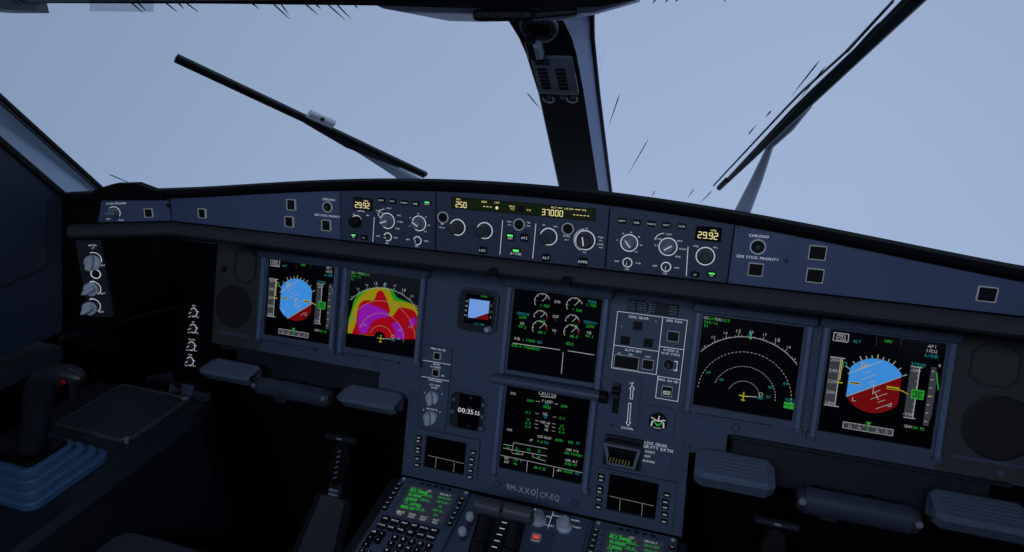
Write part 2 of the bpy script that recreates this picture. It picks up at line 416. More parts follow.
# ---- EFIS panels
def efis(T, u0, u1, Z, pts, side):
    def ex(b):
        for nm, p_ in pts['txt']: b.text(nm, *Z(*p_), .0023, NT, INK)
        for (ang0, ang1, p_, r) in pts['arcs']:
            u, v = Z(*p_); b.arc(u, v, r, ang0, ang1, .0009, NT, INK, 14)
        for p_, r, angs in pts['ticks']:
            u, v = Z(*p_)
            for i, a in enumerate(angs):
                a = math.radians(a); b.text(['10', '20', '40', '80', '160', '320'][i % 6] if r > .011 else 'OFF', u + r * 1.42 * math.cos(a), v + r * 1.3 * math.sin(a), .0019, NT, INK)
        for a, c in pts['lines']: b.line(Z(*a), Z(*c), .0009, NT, INK)
        for p_, r in pts['rings']: b.ring(*Z(*p_), r, .0013, n0, INK, 32)
        for p_ in pts['screws']: b.lathe(*Z(*p_), [(.0018, n0), (.0014, n0 + .0006)], DGREY, 10)
    plate(T, face_poly(u0 + .0007, u1 - .0007), FCUM, extra=ex)
    u, v = Z(*pts['lcd'])
    b = MB(); b.box(u - .0165, v - .0095, n0, u + .0165, v + .0095, n0 + .002, BLACK, .0006); b.flat(rrect(u - .0155, v - .0085, u + .0155, v + .0085, .001, 2), n0 + .0021, SCR)
    lc = T.part('baro_display', b)
    d_ = MB(); d_.seg7('29.92', u, v - .002, .0078, n0 + .0024, LCD); d_.text('inHg', u + .006, v + .0055, .0026, n0 + .0024, LCD); T.part('digits', d_, lc)
    for p_, lit, lg in pts['btn']: pushbutton(T, *Z(*p_), .0105, .0075, n0, False, LITE if lit else None, lg)
    for p_, r, a in pts['big']: knob(T, *Z(*p_), r, .013, n0, GREY, a)
    for p_, r, a in pts['small']: knob(T, *Z(*p_), r, .008, n0, DGREY, a, False)
    u, v = Z(*pts['baro'])
    b = MB(); b.lathe(u, v, [(.0085, n0), (.0082, n0 + .013), (.006, n0 + .015)], DGREY if side else BLACK); T.part('baro_knob', b)
T = Thing('efis_control_panel', 'navy knob panel with 29.92 readout, left of the central control unit', 'control panel', G, cU(seam[0], seam[1]))
efis(T, seam[0], seam[1], G.zoom(240, 160, 3.945, n0), dict(
    txt=[('ILS', (560, 208)), ('VOR', (545, 200)), ('NAV', (588, 190)), ('ARC', (628, 218)), ('PLAN', (632, 244)), ('ENG', (622, 270)), ('ADF', (545, 300)), ('VOR', (614, 307)), ('OFF', (580, 328)), ('ADF', (662, 313)), ('VOR', (734, 320)), ('OFF', (697, 340)), ('Hg', (450, 214)), ('hPa', (505, 218))],
    arcs=[(90, 170, (570, 222), .011), (60, 120, (478, 232), .0125)], ticks=[((706, 250), .0115, (200, 150, 95, 45, -5, -50))],
    lines=[((530, 225), (524, 322)), ((560, 235), (545, 215))], rings=[((582, 240), .0118), ((706, 250), .0112), ((583, 303), .0062), ((700, 318), .0062), ((460, 240), .0085)],
    screws=[(410, 130), (408, 310), (745, 345)], lcd=(486, 173),
    btn=[((560, 158), 0, 'CSTR'), ((604, 162), 0, 'WPT'), ((650, 168), 0, 'VOR.D'), ((695, 172), 0, 'NDB'), ((741, 170), 1, 'ARPT'), ((452, 299), 1, 'FD'), ((492, 305), 0, 'LS')],
    big=[((582, 240), .0095, 200), ((706, 250), .0092, 150)], small=[((583, 303), .0042, 180), ((700, 318), .0042, 90)], baro=(462, 242)), 0)
T = Thing('efis_control_panel', 'navy knob panel with 29.92 readout, right of the central control unit', 'control panel', G, cU(seam[2], seam[3]))
efis(T, seam[2], seam[3], G.zoom(600, 180, 3.941, n0), dict(
    txt=[('ILS', (222, 257)), ('VOR', (232, 232)), ('NAV', (272, 214)), ('ARC', (314, 240)), ('PLAN', (326, 272)), ('ENG', (308, 302)), ('ADF', (66, 320)), ('VOR', (150, 328)), ('OFF', (106, 352)), ('ADF', (216, 338)), ('VOR', (302, 346)), ('OFF', (257, 368)), ('inHg', (378, 260)), ('hPa', (455, 266))],
    arcs=[(90, 170, (250, 245), .012)], ticks=[((115, 248), .0115, (170, 125, 85, 40, -5, -50))],
    lines=[((347, 262), (340, 378))], rings=[((115, 248), .0115), ((268, 263), .0118), ((415, 300), .0118), ((108, 325), .0062), ((260, 342), .0062)],
    screws=[(40, 108), (525, 178), (498, 393), (45, 345)], lcd=(427, 212),
    btn=[((88, 160), 0, 'ARPT'), ((145, 167), 0, 'NDB'), ((203, 172), 0, 'VOR.D'), ((262, 177), 0, 'WPT'), ((323, 182), 0, 'CSTR'), ((375, 371), 0, 'LS'), ((440, 371), 1, 'FD')],
    big=[((115, 248), .0096, 130), ((268, 263), .0100, 35)], small=[((108, 325), .0042, 90), ((260, 342), .0042, 90)], baro=(415, 300)), 1)

# ---- central control unit
Z = G.zoom(420, 160, 3.94, n0)
T = Thing('flight_control_unit', 'central navy control unit with amber 250 and 37000 above a row of knobs', 'control unit', G, cU(seam[1], seam[2]))
def ex(b):
    for a, c in (((326, 238), (315, 372)), ((457, 250), (444, 388))): b.line(Z(*a), Z(*c), .0009, NT, INK)
    for p_, r in (((148, 265), .0118), ((255, 278), .0118), ((507, 302), .0120), ((651, 316), .0135)): b.ring(*Z(*p_), r, .0014, n0, INK)
    b.arc(*Z(651, 316), .0158, 100, 250, .0009, NT, INK)
    for nm, p_ in (('SPD', (88, 252)), ('MACH', (86, 266)), ('HDG', (352, 243)), ('V/S', (352, 256)), ('TRK', (428, 247)), ('FPA', (428, 260)), ('100', (488, 256)), ('1000', (534, 262)), ('METRIC', (578, 300)), ('ALT', (578, 314)), ('UP', (657, 270)), ('DN', (648, 364)), ('PUSH', (712, 305)), ('TO', (712, 318)), ('LEVEL', (712, 332)), ('OFF', (712, 345))):
        b.text(nm, *Z(*p_), .0021, NT, INK)
    for p_ in ((62, 140), (192, 362), (595, 408), (748, 190), (45, 345)): b.lathe(*Z(*p_), [(.0018, n0), (.0014, n0 + .0006)], DGREY, 10)
plate(T, face_poly(seam[1] + .0007, seam[2] - .0007), FCUM, extra=ex)
u0, v0 = Z(125, 170); u1, v1 = Z(692, 213)
b = MB(); vm = (v0 + v1) / 2
b.box(u0, vm - .0085, n0, u1, vm + .0085, n0 + .002, BLACK, .0006); b.flat(rrect(u0 + .001, vm - .0078, u1 - .001, vm + .0078, .001, 2), n0 + .0021, LCDB)
lc = T.part('readout', b)
d_ = MB(); nn = n0 + .0024; zx = lambda x, dv: (Z(x, 190)[0], vm + dv)
d_.seg7('250', *zx(164, -.002), .0075, nn, LCD); d_.text('SPD', *zx(152, .0055), .0026, nn, LCD)
d_.text('HDG', *zx(254, .0052), .0026, nn, LCD); d_.text('LAT', *zx(305, .0056), .0026, nn, LCD); d_.seg7('---', *zx(268, -.0015), .006, nn, LCD)
d_.flat(ell(*zx(305, -.002), .0022, k=12), nn, LCD)
d_.text('HDG', *zx(364, .002), .0026, nn, LCD); d_.text('V/S', *zx(366, -.0018), .0026, nn, LCD); d_.text('V/S', *zx(430, -.0012), .0026, nn, LCD)
d_.seg7('37000', *zx(524, -.002), .0078, nn, LCD); d_.text('ALT', *zx(528, .0058), .0026, nn, LCD); d_.text('LVL/CH', *zx(588, .0056), .0024, nn, LCD); d_.text('V/S', *zx(648, .0054), .0026, nn, LCD)
d_.line(zx(543, .0058), zx(562, .0058), .0007, nn, LCD); d_.line(zx(612, .0056), zx(634, .0056), .0007, nn, LCD)
d_.seg7('-----', *zx(638, -.002), .006, nn, LCD)
T.part('digits', d_, lc)
pushbutton(T, Z(400, 190)[0], vm, .0085, .0085, n0 + .002, False)
for p_ in ((92, 226), (391, 254), (583, 271)): round_btn(T, *Z(*p_), .0080, dot=False)
for p_, r in (((144, 266), .0092), ((250, 279), .0092), ((502, 303), .0098)):
    b = MB(); u, v = Z(*p_); b.lathe(u, v, [(r, n0), (r * .95, n0 + .008), (r * .85, n0 + .016), (r * .6, n0 + .018)], DGREY); T.part('knob', b)
knob(T, *Z(651, 316), .0105, .016, n0, DGREY, 100, False)
for p_, lit, lg, w in (((357, 302), 1, 'AP1', .0115), ((413, 306), 0, 'AP2', .0115), ((380, 362), 1, 'A/THR', .0125), ((249, 355), 0, 'LOC', .0115), ((498, 384), 0, 'ALT', .0120), ((643, 400), 0, 'APPR', .0125)):
    pushbutton(T, *Z(*p_), w, w * .92, n0, False, LITE if lit else None, lg)

# ---- right side panel
Z = G.zoom(600, 180, 3.941, n0); Z5 = G.zoom(800, 200, 3.942, n0)
T = Thing('warning_light_panel', 'blue glareshield strip with CHRONO button running to the right picture edge', 'panel', G, cU(seam[3], UR))
def ex(b):
    b.text('CHRONO', *Z(626, 221), .0036, NT, INK); b.text('SIDE STICK PRIORITY', *Z(620, 307), .0034, NT, INK)
    b.lathe(*Z(735, 318), [(.0028, n0), (.002, n0 + .001)], DGREY, 12); b.lathe(*Z(545, 190), [(.002, n0), (.0016, n0 + .0006)], DGREY, 10)
plate(T, face_poly(seam[3] + .0007, UR - .001), BLUE, extra=ex)
round_btn(T, *Z(622, 263), .0092)
pushbutton(T, *Z(613, 352), .0165, .0155, n0)
for p_ in ((68, 207), (58, 297), (735, 370)): pushbutton(T, *Z5(*p_), .0185, .0165, n0)
# ---- left end panel, turned towards the seat
T = Thing('end_strip', 'short blue glareshield strip at far left with one round knob and square button', 'panel', E, (-.05, .02, 0))
Ze = E.zoom(0, 160, 3.065, n0)
e0 = Ze(296, 170)[0]
def ex(b):
    b.text('LOUD SPEAKER', *Ze(356, 133), .0030, NT, INK); b.text('OFF', *Ze(332, 181), .0024, NT, INK); b.text('MAX', *Ze(372, 184), .0024, NT, INK)
    b.arc(*Ze(350, 161), .0100, -40, 140, .0010, NT, INK)
    b.lathe(*Ze(515, 139), [(.0035, n0), (.003, n0 + .001)], BLACK, 14)
t_ = gtop(UL) - .003
plate(T, [(e0, .004), (-.001, .004), (-.001, t_), (e0 + .012, t_ - .001)], BLUE, extra=ex)
wing_knob(T, *Ze(350, 161), .0092, .018, n0, GREY, 180)
pushbutton(T, *Ze(457, 162), .012, .0135, n0)
# blue panel on the far right end (out of frame, closes the hood)
T = Thing('end_strip', 'short plain blue glareshield strip beyond the right edge of the picture', 'panel', E2, (.1, .02, 0))
plate(T, [(.001, .004), (.24, .004), (.24, t_), (.001, t_)], BLUE)
# black housing under the left end with the four-knob panel
T = Thing('lighting_control_panel', 'narrow navy panel with three grey wing knobs under the glareshield at far left', 'control panel', E, (*E.hit(94, 280), 0))
zl = E.zoom(0, 180, 3.246, .004)
pl_ = [zl(276, 200), zl(352, 190), zl(342, 440), zl(258, 455)]
u0 = (pl_[0][0] + pl_[3][0]) / 2; u1 = (pl_[1][0] + pl_[2][0]) / 2; v1 = (pl_[0][1] + pl_[1][1]) / 2; v0 = (pl_[2][1] + pl_[3][1]) / 2
b = MB(); b.box(u0, v0, -.01, u1, v1, .004, DARK, .001)
for nm, p_ in (('INTEG', (300, 212)), ('LT', (302, 221)), ('BRT', (334, 277)), ('OFF', (282, 286)), ('BRT', (335, 368)), ('OFF', (300, 330)), ('BRT', (330, 428)), ('OFF', (300, 386))): b.text(nm, *zl(*p_), .0030, .0043, INK)
for p_ in ((305, 258), (303, 352), (302, 408)): b.arc(*zl(*p_), .0125, -60, 110, .0013, .0043, INK, 14)
b.ring(*zl(311, 305), .0078, .0016, .004, INK, 24); b.flat(ell(*zl(311, 305), .0068), .0043, BLACK)
T.part('faceplate', b)
for p_, r, a, mm in (((303, 268), .0135, 70, LGREY), ((298, 354), .0120, 210, LGREY), ((293, 416), .0120, 215, LGREY)): wing_knob(T, *zl(*p_), r, .016, .004, mm, a)
hs = MB(); hs.box(-.135, v0 - .012, -.20, u1 + .006, -.026, -.003, MATTE, .004)
solo('side_housing', 'matte black housing under the far left end of the glareshield around the wing knob panel', 'housing', hs, None, (-.08, -.09, -.05), E)
# ================================================================== MAIN PANEL
def avg_rect(TL, TR, BL, BR, n=.004):
    a, b, c, d_ = (P.hit(*q, n) for q in (TL, TR, BL, BR))
    return ((a[0] + c[0]) / 2, (c[1] + d_[1]) / 2, (b[0] + d_[0]) / 2, (a[1] + b[1]) / 2)
T = Thing('instrument_panel', 'wide navy instrument panel below the glareshield holding the screens and gauges', 'instrument panel', P)
b = MB()
b.prism([(-.762, .180), (-.762, -.119), (-.347, -.119), (-.347, -.158), (-.279, -.164), (-.279, -.318), (.271, -.318), (.266, -.164), (.326, -.158), (.326, -.121), (.775, -.121), (.775, .180)], -.02, 0, NAVY)
T.part('panel_sheet', b)
for u0, u1 in ((-.7615, -.636), (.640, .7745)):
    q = MB(); q.prism(rrect(u0, -.1185, u1, .1795, .003, 2), -.001, .0015, BROWN, .0005); T.part('loudspeaker_baffle', q)
for u0, u1 in ((-.72, -.352), (.335, .73)):
    q = MB(); q.box(u0, -.205, -.045, u1, -.115, -.028, DARK, .003); T.part('recess_board', q)
for u, v in ((-.356, -.104), (-.268, -.15), (.338, -.108), (.728, -.107), (.262, -.155)):
    q = MB(); q.lathe(u, v, [(.007, 0), (.0065, .003), (.004, .005)], NAVY, 16); T.part('bolt', q)
Zc = P.zoom(380, 390, 3.407)
for p_ in ((400, 320), (665, 382)):
    q = MB(); q.lathe(*Zc(*p_), [(.007, 0), (.0065, .004), (.004, .006)], BLUE, 16); T.part('bolt', q)
# long dark slot edges below the outer screens
for u0, u1 in ((-.735, -.345), (.33, .745)):
    q = MB(); q.box(u0, -.1265, -.03, u1, -.119, .006, DARK, .002); T.part('lower_edge', q)
for u0, u1 in ((-.745, -.665), (.66, .765)):
    q = MB(); q.box(u0, -.094, 0, u1, -.088, .004, NAVY, .001); T.part('ledge', q)
# registration placard
T = Thing('registration_placard', 'engraved registration lettering 9M-XXO and CF-EQ below the lowest centre screen', 'placard', P, (*Zc(525, 348), 0))
a = Zc(432, 300); c = Zc(620, 395); b = MB(); vm = (Zc(480, 340)[1] + Zc(578, 358)[1]) / 2; b.box(a[0], vm - .014, 0, c[0], vm + .014, .0012, NAVY, .0004)
b.text('9M-XXO', Zc(481, 340)[0], vm, .0112, .0014, PLAC, wid=.84); b.text('CF-EQ', Zc(579, 357)[0], vm - .001, .0102, .0014, PLAC, wid=.84)
us = Zc(537, 345)[0]; b.line((us, vm - .011), (us, vm + .011), .001, .0014, PLAC)
for i in range(9): b.line((us + .008 + i * .0036, vm + .0095), (us + .0103 + i * .0036, vm + .0095), .0016, .0014, DGREY)
T.part('plate', b)

# ------------------------------------------------------------------ displays
def clip(poly, p, nr):
    o = []; k = len(poly); dd = [(q[0] - p[0]) * nr[0] + (q[1] - p[1]) * nr[1] for q in poly]
    for i in range(k):
        j = (i + 1) % k
        if dd[i] >= 0: o.append(poly[i])
        if dd[i] * dd[j] < 0:
            t = dd[i] / (dd[i] - dd[j]); o.append((poly[i][0] + (poly[j][0] - poly[i][0]) * t, poly[i][1] + (poly[j][1] - poly[i][1]) * t))
    return o
SN = .004
def display(name, label, rect, hood_=(.016, .020), sill=True, wide=0.0):
    u0, v0, u1, v1 = rect; c = ((u0 + u1) / 2, (v0 + v1) / 2)
    T = Thing(name, label, 'display screen', P, (*c, 0)); T.rect = rect; T.cc = c
    b = MB(); o = .013
    b.frame(rrect(u0 - o, v0 - o, u1 + o, v1 + o, .004, 3), rrect(u0 - .001, v0 - .001, u1 + .001, v1 + .001, .001, 3), 0, .008, RAIL)
    fr = T.part('bezel', b)
    for s_ in (-1, 1):
        x = u0 - .009 if s_ < 0 else u1 + .009
        q = MB(); q.box(x - .0045, v0 - .012, .006, x + .0045, v1 + .008, .017, RAIL2, .002); T.part('side_rail', q)
        x = u0 - .011 if s_ < 0 else u1 + .011
        q = MB(); q.box(x - .0065, v0 - .018, .0, x + .0065, v0 - .006, .014, NAVY, .0015); T.part('corner_latch', q)
    q = MB(); q.box(u0 - .020, v1 + .004, 0, u1 + .020, v1 + .004 + hood_[0], hood_[1], NAVY, .003); T.part('brow', q)
    if sill:
        q = MB(); q.box(u0 + .006, v0 - .0185, .004, u1 - .03, v0 - .0135, .014, RAIL, .001); T.part('chart_bar', q)
    return T
def screen(T, draw):
    u0, v0, u1, v1 = T.rect; b = MB()
    b.box(u0 - .0015, v0 - .0015, -.002, u1 + .0015, v1 + .0015, SN - .0004, SCR, .0002)
    return T.part('screen', b)
L1, L2, L3, L4, L5 = (SN + .0002 * i for i in range(5))
RPL = avg_rect((271.7, 260.7), (335.9, 267.2), (263, 333.5), (329.3, 343.3))
RNL = avg_rect((351.7, 270.2), (420.9, 279.3), (346.3, 346.3), (414.3, 357.2))
REW = avg_rect((515, 288.7), (603, 299.6), (508.5, 369.1), (593.3, 382.2))
RSD = avg_rect((507.6, 384), (589.9, 398.8), (500.4, 466.7), (581.5, 483.7))
RNR = avg_rect((701.6, 315.2), (801.7, 326.6), (695.2, 405.2), (792.9, 419.2))
RPR = avg_rect((829.6, 330.9), (944.1, 342.5), (819.5, 430.9), (931, 446.9))
cen = lambda R_: ((R_[0] + R_[2]) / 2, (R_[1] + R_[3]) / 2)
ZPR = P.zoom(805, 315, 3.45, SN); ZPL = P.zoom(250, 240, 4.6, SN); ZNR = P.zoom(680, 300, 3.943, SN); ZNL = P.zoom(330, 255, 4.6, SN)

def pfd(T, hz, big):
    sc_ = screen(T, None); c0 = cen(RPR); c = T.cc
    A = lambda x, y: (ZPR(x, y)[0] - c0[0] + c[0], ZPR(x, y)[1] - c0[1] + c[1])
    # attitude ball
    ctr = A(237, 246); top = A(242, 150); bot = A(236, 339); R = (top[1] - bot[1]) / 2; ctr = (ctr[0], (top[1] + bot[1]) / 2)
    w = (A(330, 240)[0] - A(147, 240)[0]) / 2
    ball = [(ctr[0] + max(-w, min(w, R * math.cos(2 * PI * i / 72))), ctr[1] + R * math.sin(2 * PI * i / 72)) for i in range(72)]
    h0, h1 = hz; e = np.array(h1) - np.array(h0); e /= np.linalg.norm(e); nr = np.array([-e[1], e[0]])
    b = MB(); b.flat(clip(ball, h0, nr), L1, SKYB); b.flat(clip(ball, h0, -nr), L1, EARTH)
    up = math.degrees(math.atan2(nr[1], nr[0]))
    for i, a in enumerate((-60, -45, -30, -20, -10, 0, 10, 20, 30, 45, 60)):
        t = math.radians(90 + a); rr = (math.cos(t), math.sin(t)); l = .007 if a in (-30, 0, 30, -60, 60) else .005
        b.line((ctr[0] + rr[0] * R, ctr[1] + rr[1] * R), (ctr[0] + rr[0] * (R + l), ctr[1] + rr[1] * (R + l)), .0014, L2, WHT if a else AMB)
    bp = np.array(ctr) + nr * R * .93
    hp = np.array(h0) + e * (np.dot(np.array(ctr) - np.array(h0), e))
    for i in range(-6, 10):
        if i == 0: continue
        L = .013 if i % 2 == 0 else .006; m_ = hp + nr * .0085 * i
        if np.linalg.norm(m_ - np.array(ctr)) > R * .8: continue
        b.line(m_ - e * L, m_ + e * L, .0008, L2, WHT)
    m_ = hp + nr * .0085 * 8
    b.line(np.array(ctr) + nr * R * .72 - e * w * .72, np.array(ctr) + nr * R * .72 + e * w * .72, .0012, L2, WHT)
    b.line(h0, h1, .0010, L2, WHT)
    b.poly_line([bp - e * .005 - nr * .007, bp, bp + e * .005 - nr * .007, bp - e * .005 - nr * .007], .0011, L3, AMB)
    cx, cy = ctr
    for s_ in (-1, 1):
        b.flat(rrect(min(cx + s_ * .019, cx + s_ * .036), cy - .0018, max(cx + s_ * .019, cx + s_ * .036), cy + .0018, .0002, 1), L3, AMB)
        b.flat(rrect(min(cx + s_ * .020, cx + s_ * .035), cy - .0008, max(cx + s_ * .020, cx + s_ * .035), cy + .0008, .0002, 1), L4, SCR)
    b.line((cx - .004, cy), (cx + .004, cy), .0012, L3, WHT); b.line((cx, cy - .014), (cx, cy + .006), .0010, L3, WHT)
    b.line((cx + .003, cy - .010), (cx + .009, cy - .021), .0010, L3, WHT)
    for s_ in (-1, 1):
        x = cx + s_ * .028; y = cy - .026; b.poly_line([(x - s_ * .005, y - .003), (x, y - .003), (x, y + .003)], .0011, L3, WHT)
    T.part('attitude_ball', b, sc_)
    # tapes
    b = MB(); a0 = A(98, 145); a1 = A(87, 312); x0 = A(76, 228)[0]; x1 = A(114, 228)[0]
    b.flat(rrect(x0, a1[1], x1, a0[1], .0003, 1), L1, GRY); b.line((x1, a1[1]), (x1, a0[1]), .0014, L2, WHT)
    for y in (a0[1], a1[1]): b.line((x0, y), (x1 + .006, y), .0014, L2, WHT)
    for i, t in enumerate(('260', '240', '220', '200', '180')):
        y = a0[1] - .004 - (a0[1] - a1[1] - .008) * i / 4; b.text(t, x0 + .007, y, .0052, L2, WHT, adv=.82)
        b.line((x1 - .003, y), (x1, y), .0010, L2, WHT)
    b.line((x1 + .0022, a0[1] - .002), (x1 + .0022, (a0[1] + a1[1]) / 2 + .004), .0016, L2, AMB); b.line((x1 + .0045, a0[1] - .016), (x1 + .0045, a0[1] - .006), .0010, L2, GRN)
    b.line((x1 - .003, A(0, 231)[1] if 0 else (a0[1] + a1[1]) / 2), (x1 + .007, (a0[1] + a1[1]) / 2), .0018, L3, AMB)
    b.poly_line([(x1 + .003, a0[1] - .006), (x1 + .009, a0[1] - .006), (x1 + .009, a0[1] - .013)], .0010, L2, CYN)
    T.part('speed_tape', b, sc_)
    b = MB(); a0 = A(375, 178); a1 = A(360, 355); x0 = A(352, 265)[0]; x1 = A(384, 265)[0]
    b.flat(rrect(x0, a1[1], x1, a0[1], .0003, 1), L1, GRY); b.line((x1, a1[1]), (x1, a0[1]), .0014, L2, WHT)
    for y in (a0[1], a1[1]): b.line((x0, y), (x1 + .004, y), .0012, L2, WHT)
    b.text('37000', x0 + .010, a0[1] + .004, .0052, L2, CYN, adv=.82); b.text('-050', x0 + .007, a0[1] - .006, .0046, L2, WHT, adv=.82); b.text('-040', x0 + .005, a1[1] + .006, .0046, L2, WHT, adv=.82)
    for i in range(9): y = a1[1] + (a0[1] - a1[1]) * (i + .5) / 9; b.line((x1 - .003, y), (x1, y), .0008, L2, WHT)
    ym = (a0[1] + a1[1]) / 2 - .002; g0 = x0 + .006; g1 = x1 + .011
    b.poly_line([(x0 - .014, ym + .004), (x0 - .004, ym + .001), (x0 + .002, ym - .002)], .0013, L3, AMB)
    b.poly_line([(x0 - .030, ym + .006), (x0 - .012, ym + .006)], .0012, L3, AMB)
    b.flat(rrect(g0, ym - .0075, g1, ym + .0075, .0003, 1), L3, GRN); b.flat(rrect(g0 + .0018, ym - .0055, g1 - .0018, ym + .0055, .0003, 1), L4, WGRNB)
    b.text('410', (g0 + g1) / 2, ym, .0062, L5, GRN, adv=.82)
    T.part('altitude_tape', b, sc_)
    b = MB(); a0 = A(444, 180); a1 = A(424, 383); xm = A(434, 280)[0]
    b.flat([(xm - .005, a1[1]), (xm + .002, a1[1]), (xm + .005, a1[1] + .02), (xm + .005, a0[1] - .02), (xm + .002, a0[1]), (xm - .005, a0[1])], L1, GRY)
    for i in range(7): y = a1[1] + (a0[1] - a1[1]) * (i + .5) / 7; b.line((xm - .004, y), (xm, y), .0012, L2, WHT)
    b.line((xm - .004, ym), (xm + .002, ym), .0014, L2, AMB)
    b.line((xm + .003, a0[1] - .008), (xm + .009, ym + .012), .0016, L2, GRN); b.text('6', xm + .006, a0[1] + .004, .005, L2, WHT)
    T.part('vertical_speed_scale', b, sc_)
    b = MB(); x0 = A(131, 380)[0]; x1 = A(305, 395)[0]; y0 = (A(130, 388)[1] + A(305, 418)[1]) / 2; y1 = (A(132, 369)[1] + A(306, 395)[1]) / 2
    b.flat(rrect(x0, y0, x1, y1, .0003, 1), L1, GRY)
    b.poly_line([(x0, y0), (x0, y1), (x1, y1), (x1, y0), (x0, y0)], .0009, L2, WHT)
    for i in range(11):
        x = x0 + (x1 - x0) * (i + .5) / 11; b.line((x, y1), (x, y1 - (.0045 if i % 2 else .0025)), .0006, L2, WHT)
        if i in (1, 3, 7, 9): b.text(str(13 + i // 2), x, y0 + .0035, .0042, L2, WHT, adv=.8)
    xm = (x0 + x1) / 2; b.flat([(xm - .004, y1 + .006), (xm + .004, y1 + .006), (xm, y1)], L3, GRN); b.line((xm, y0), (xm, y1), .0012, L3, GRN)
    T.part('heading_tape', b, sc_)
    b = MB()
    q0 = A(101, 60); q1 = A(148, 94); b.poly_line([q0, (q1[0], q0[1]), q1, (q0[0], q1[1]), q0], .0012, L2, WHT)
    b.text('MAN', (q0[0] + q1[0]) / 2, q1[1] + (q0[1] - q1[1]) * .70, .0050, L2, WHT, adv=.85); b.text('TOGA', (q0[0] + q1[0]) / 2, q1[1] + (q0[1] - q1[1]) * .27, .0050, L2, WHT, adv=.8)
    b.text('ALT', *A(180, 91), .0046, L2, CYN, adv=.8); b.text('NAV', *A(289, 91), .0046, L2, GRN, adv=.8)
    for x in (247, 333): b.line(A(x, 75), A(x - 2, 106), .0006, L2, GRY)
    b.text('AP1', *A(440, 109), .0050, L2, WHT, adv=.85); b.text('1FD2', *A(437, 125), .0050, L2, WHT, adv=.85); b.text('A/THR', *A(436, 142), .0048, L2, CYN, adv=.8)
    b.text('QNH', *A(356, 384), .0042, L2, WHT, adv=.85); b.text('29.92', *A(392, 391), .0046, L2, GRN, adv=.7)
    T.part('annunciation_text', b, sc_)
WGRNB = glow('altitude window green', (.015, .16, .02), .5)

T = display('primary_flight_display', 'leftmost screen with mostly blue attitude ball beside the left loudspeaker', RPL)
pfd(T, (ZPL(172, 362), ZPL(290, 290)), False)
T = display('primary_flight_display', 'rightmost screen with half blue half red attitude ball beside the right loudspeaker', RPR, sill=False)
pfd(T, (ZPR(142, 281), ZPR(331, 214)), True)

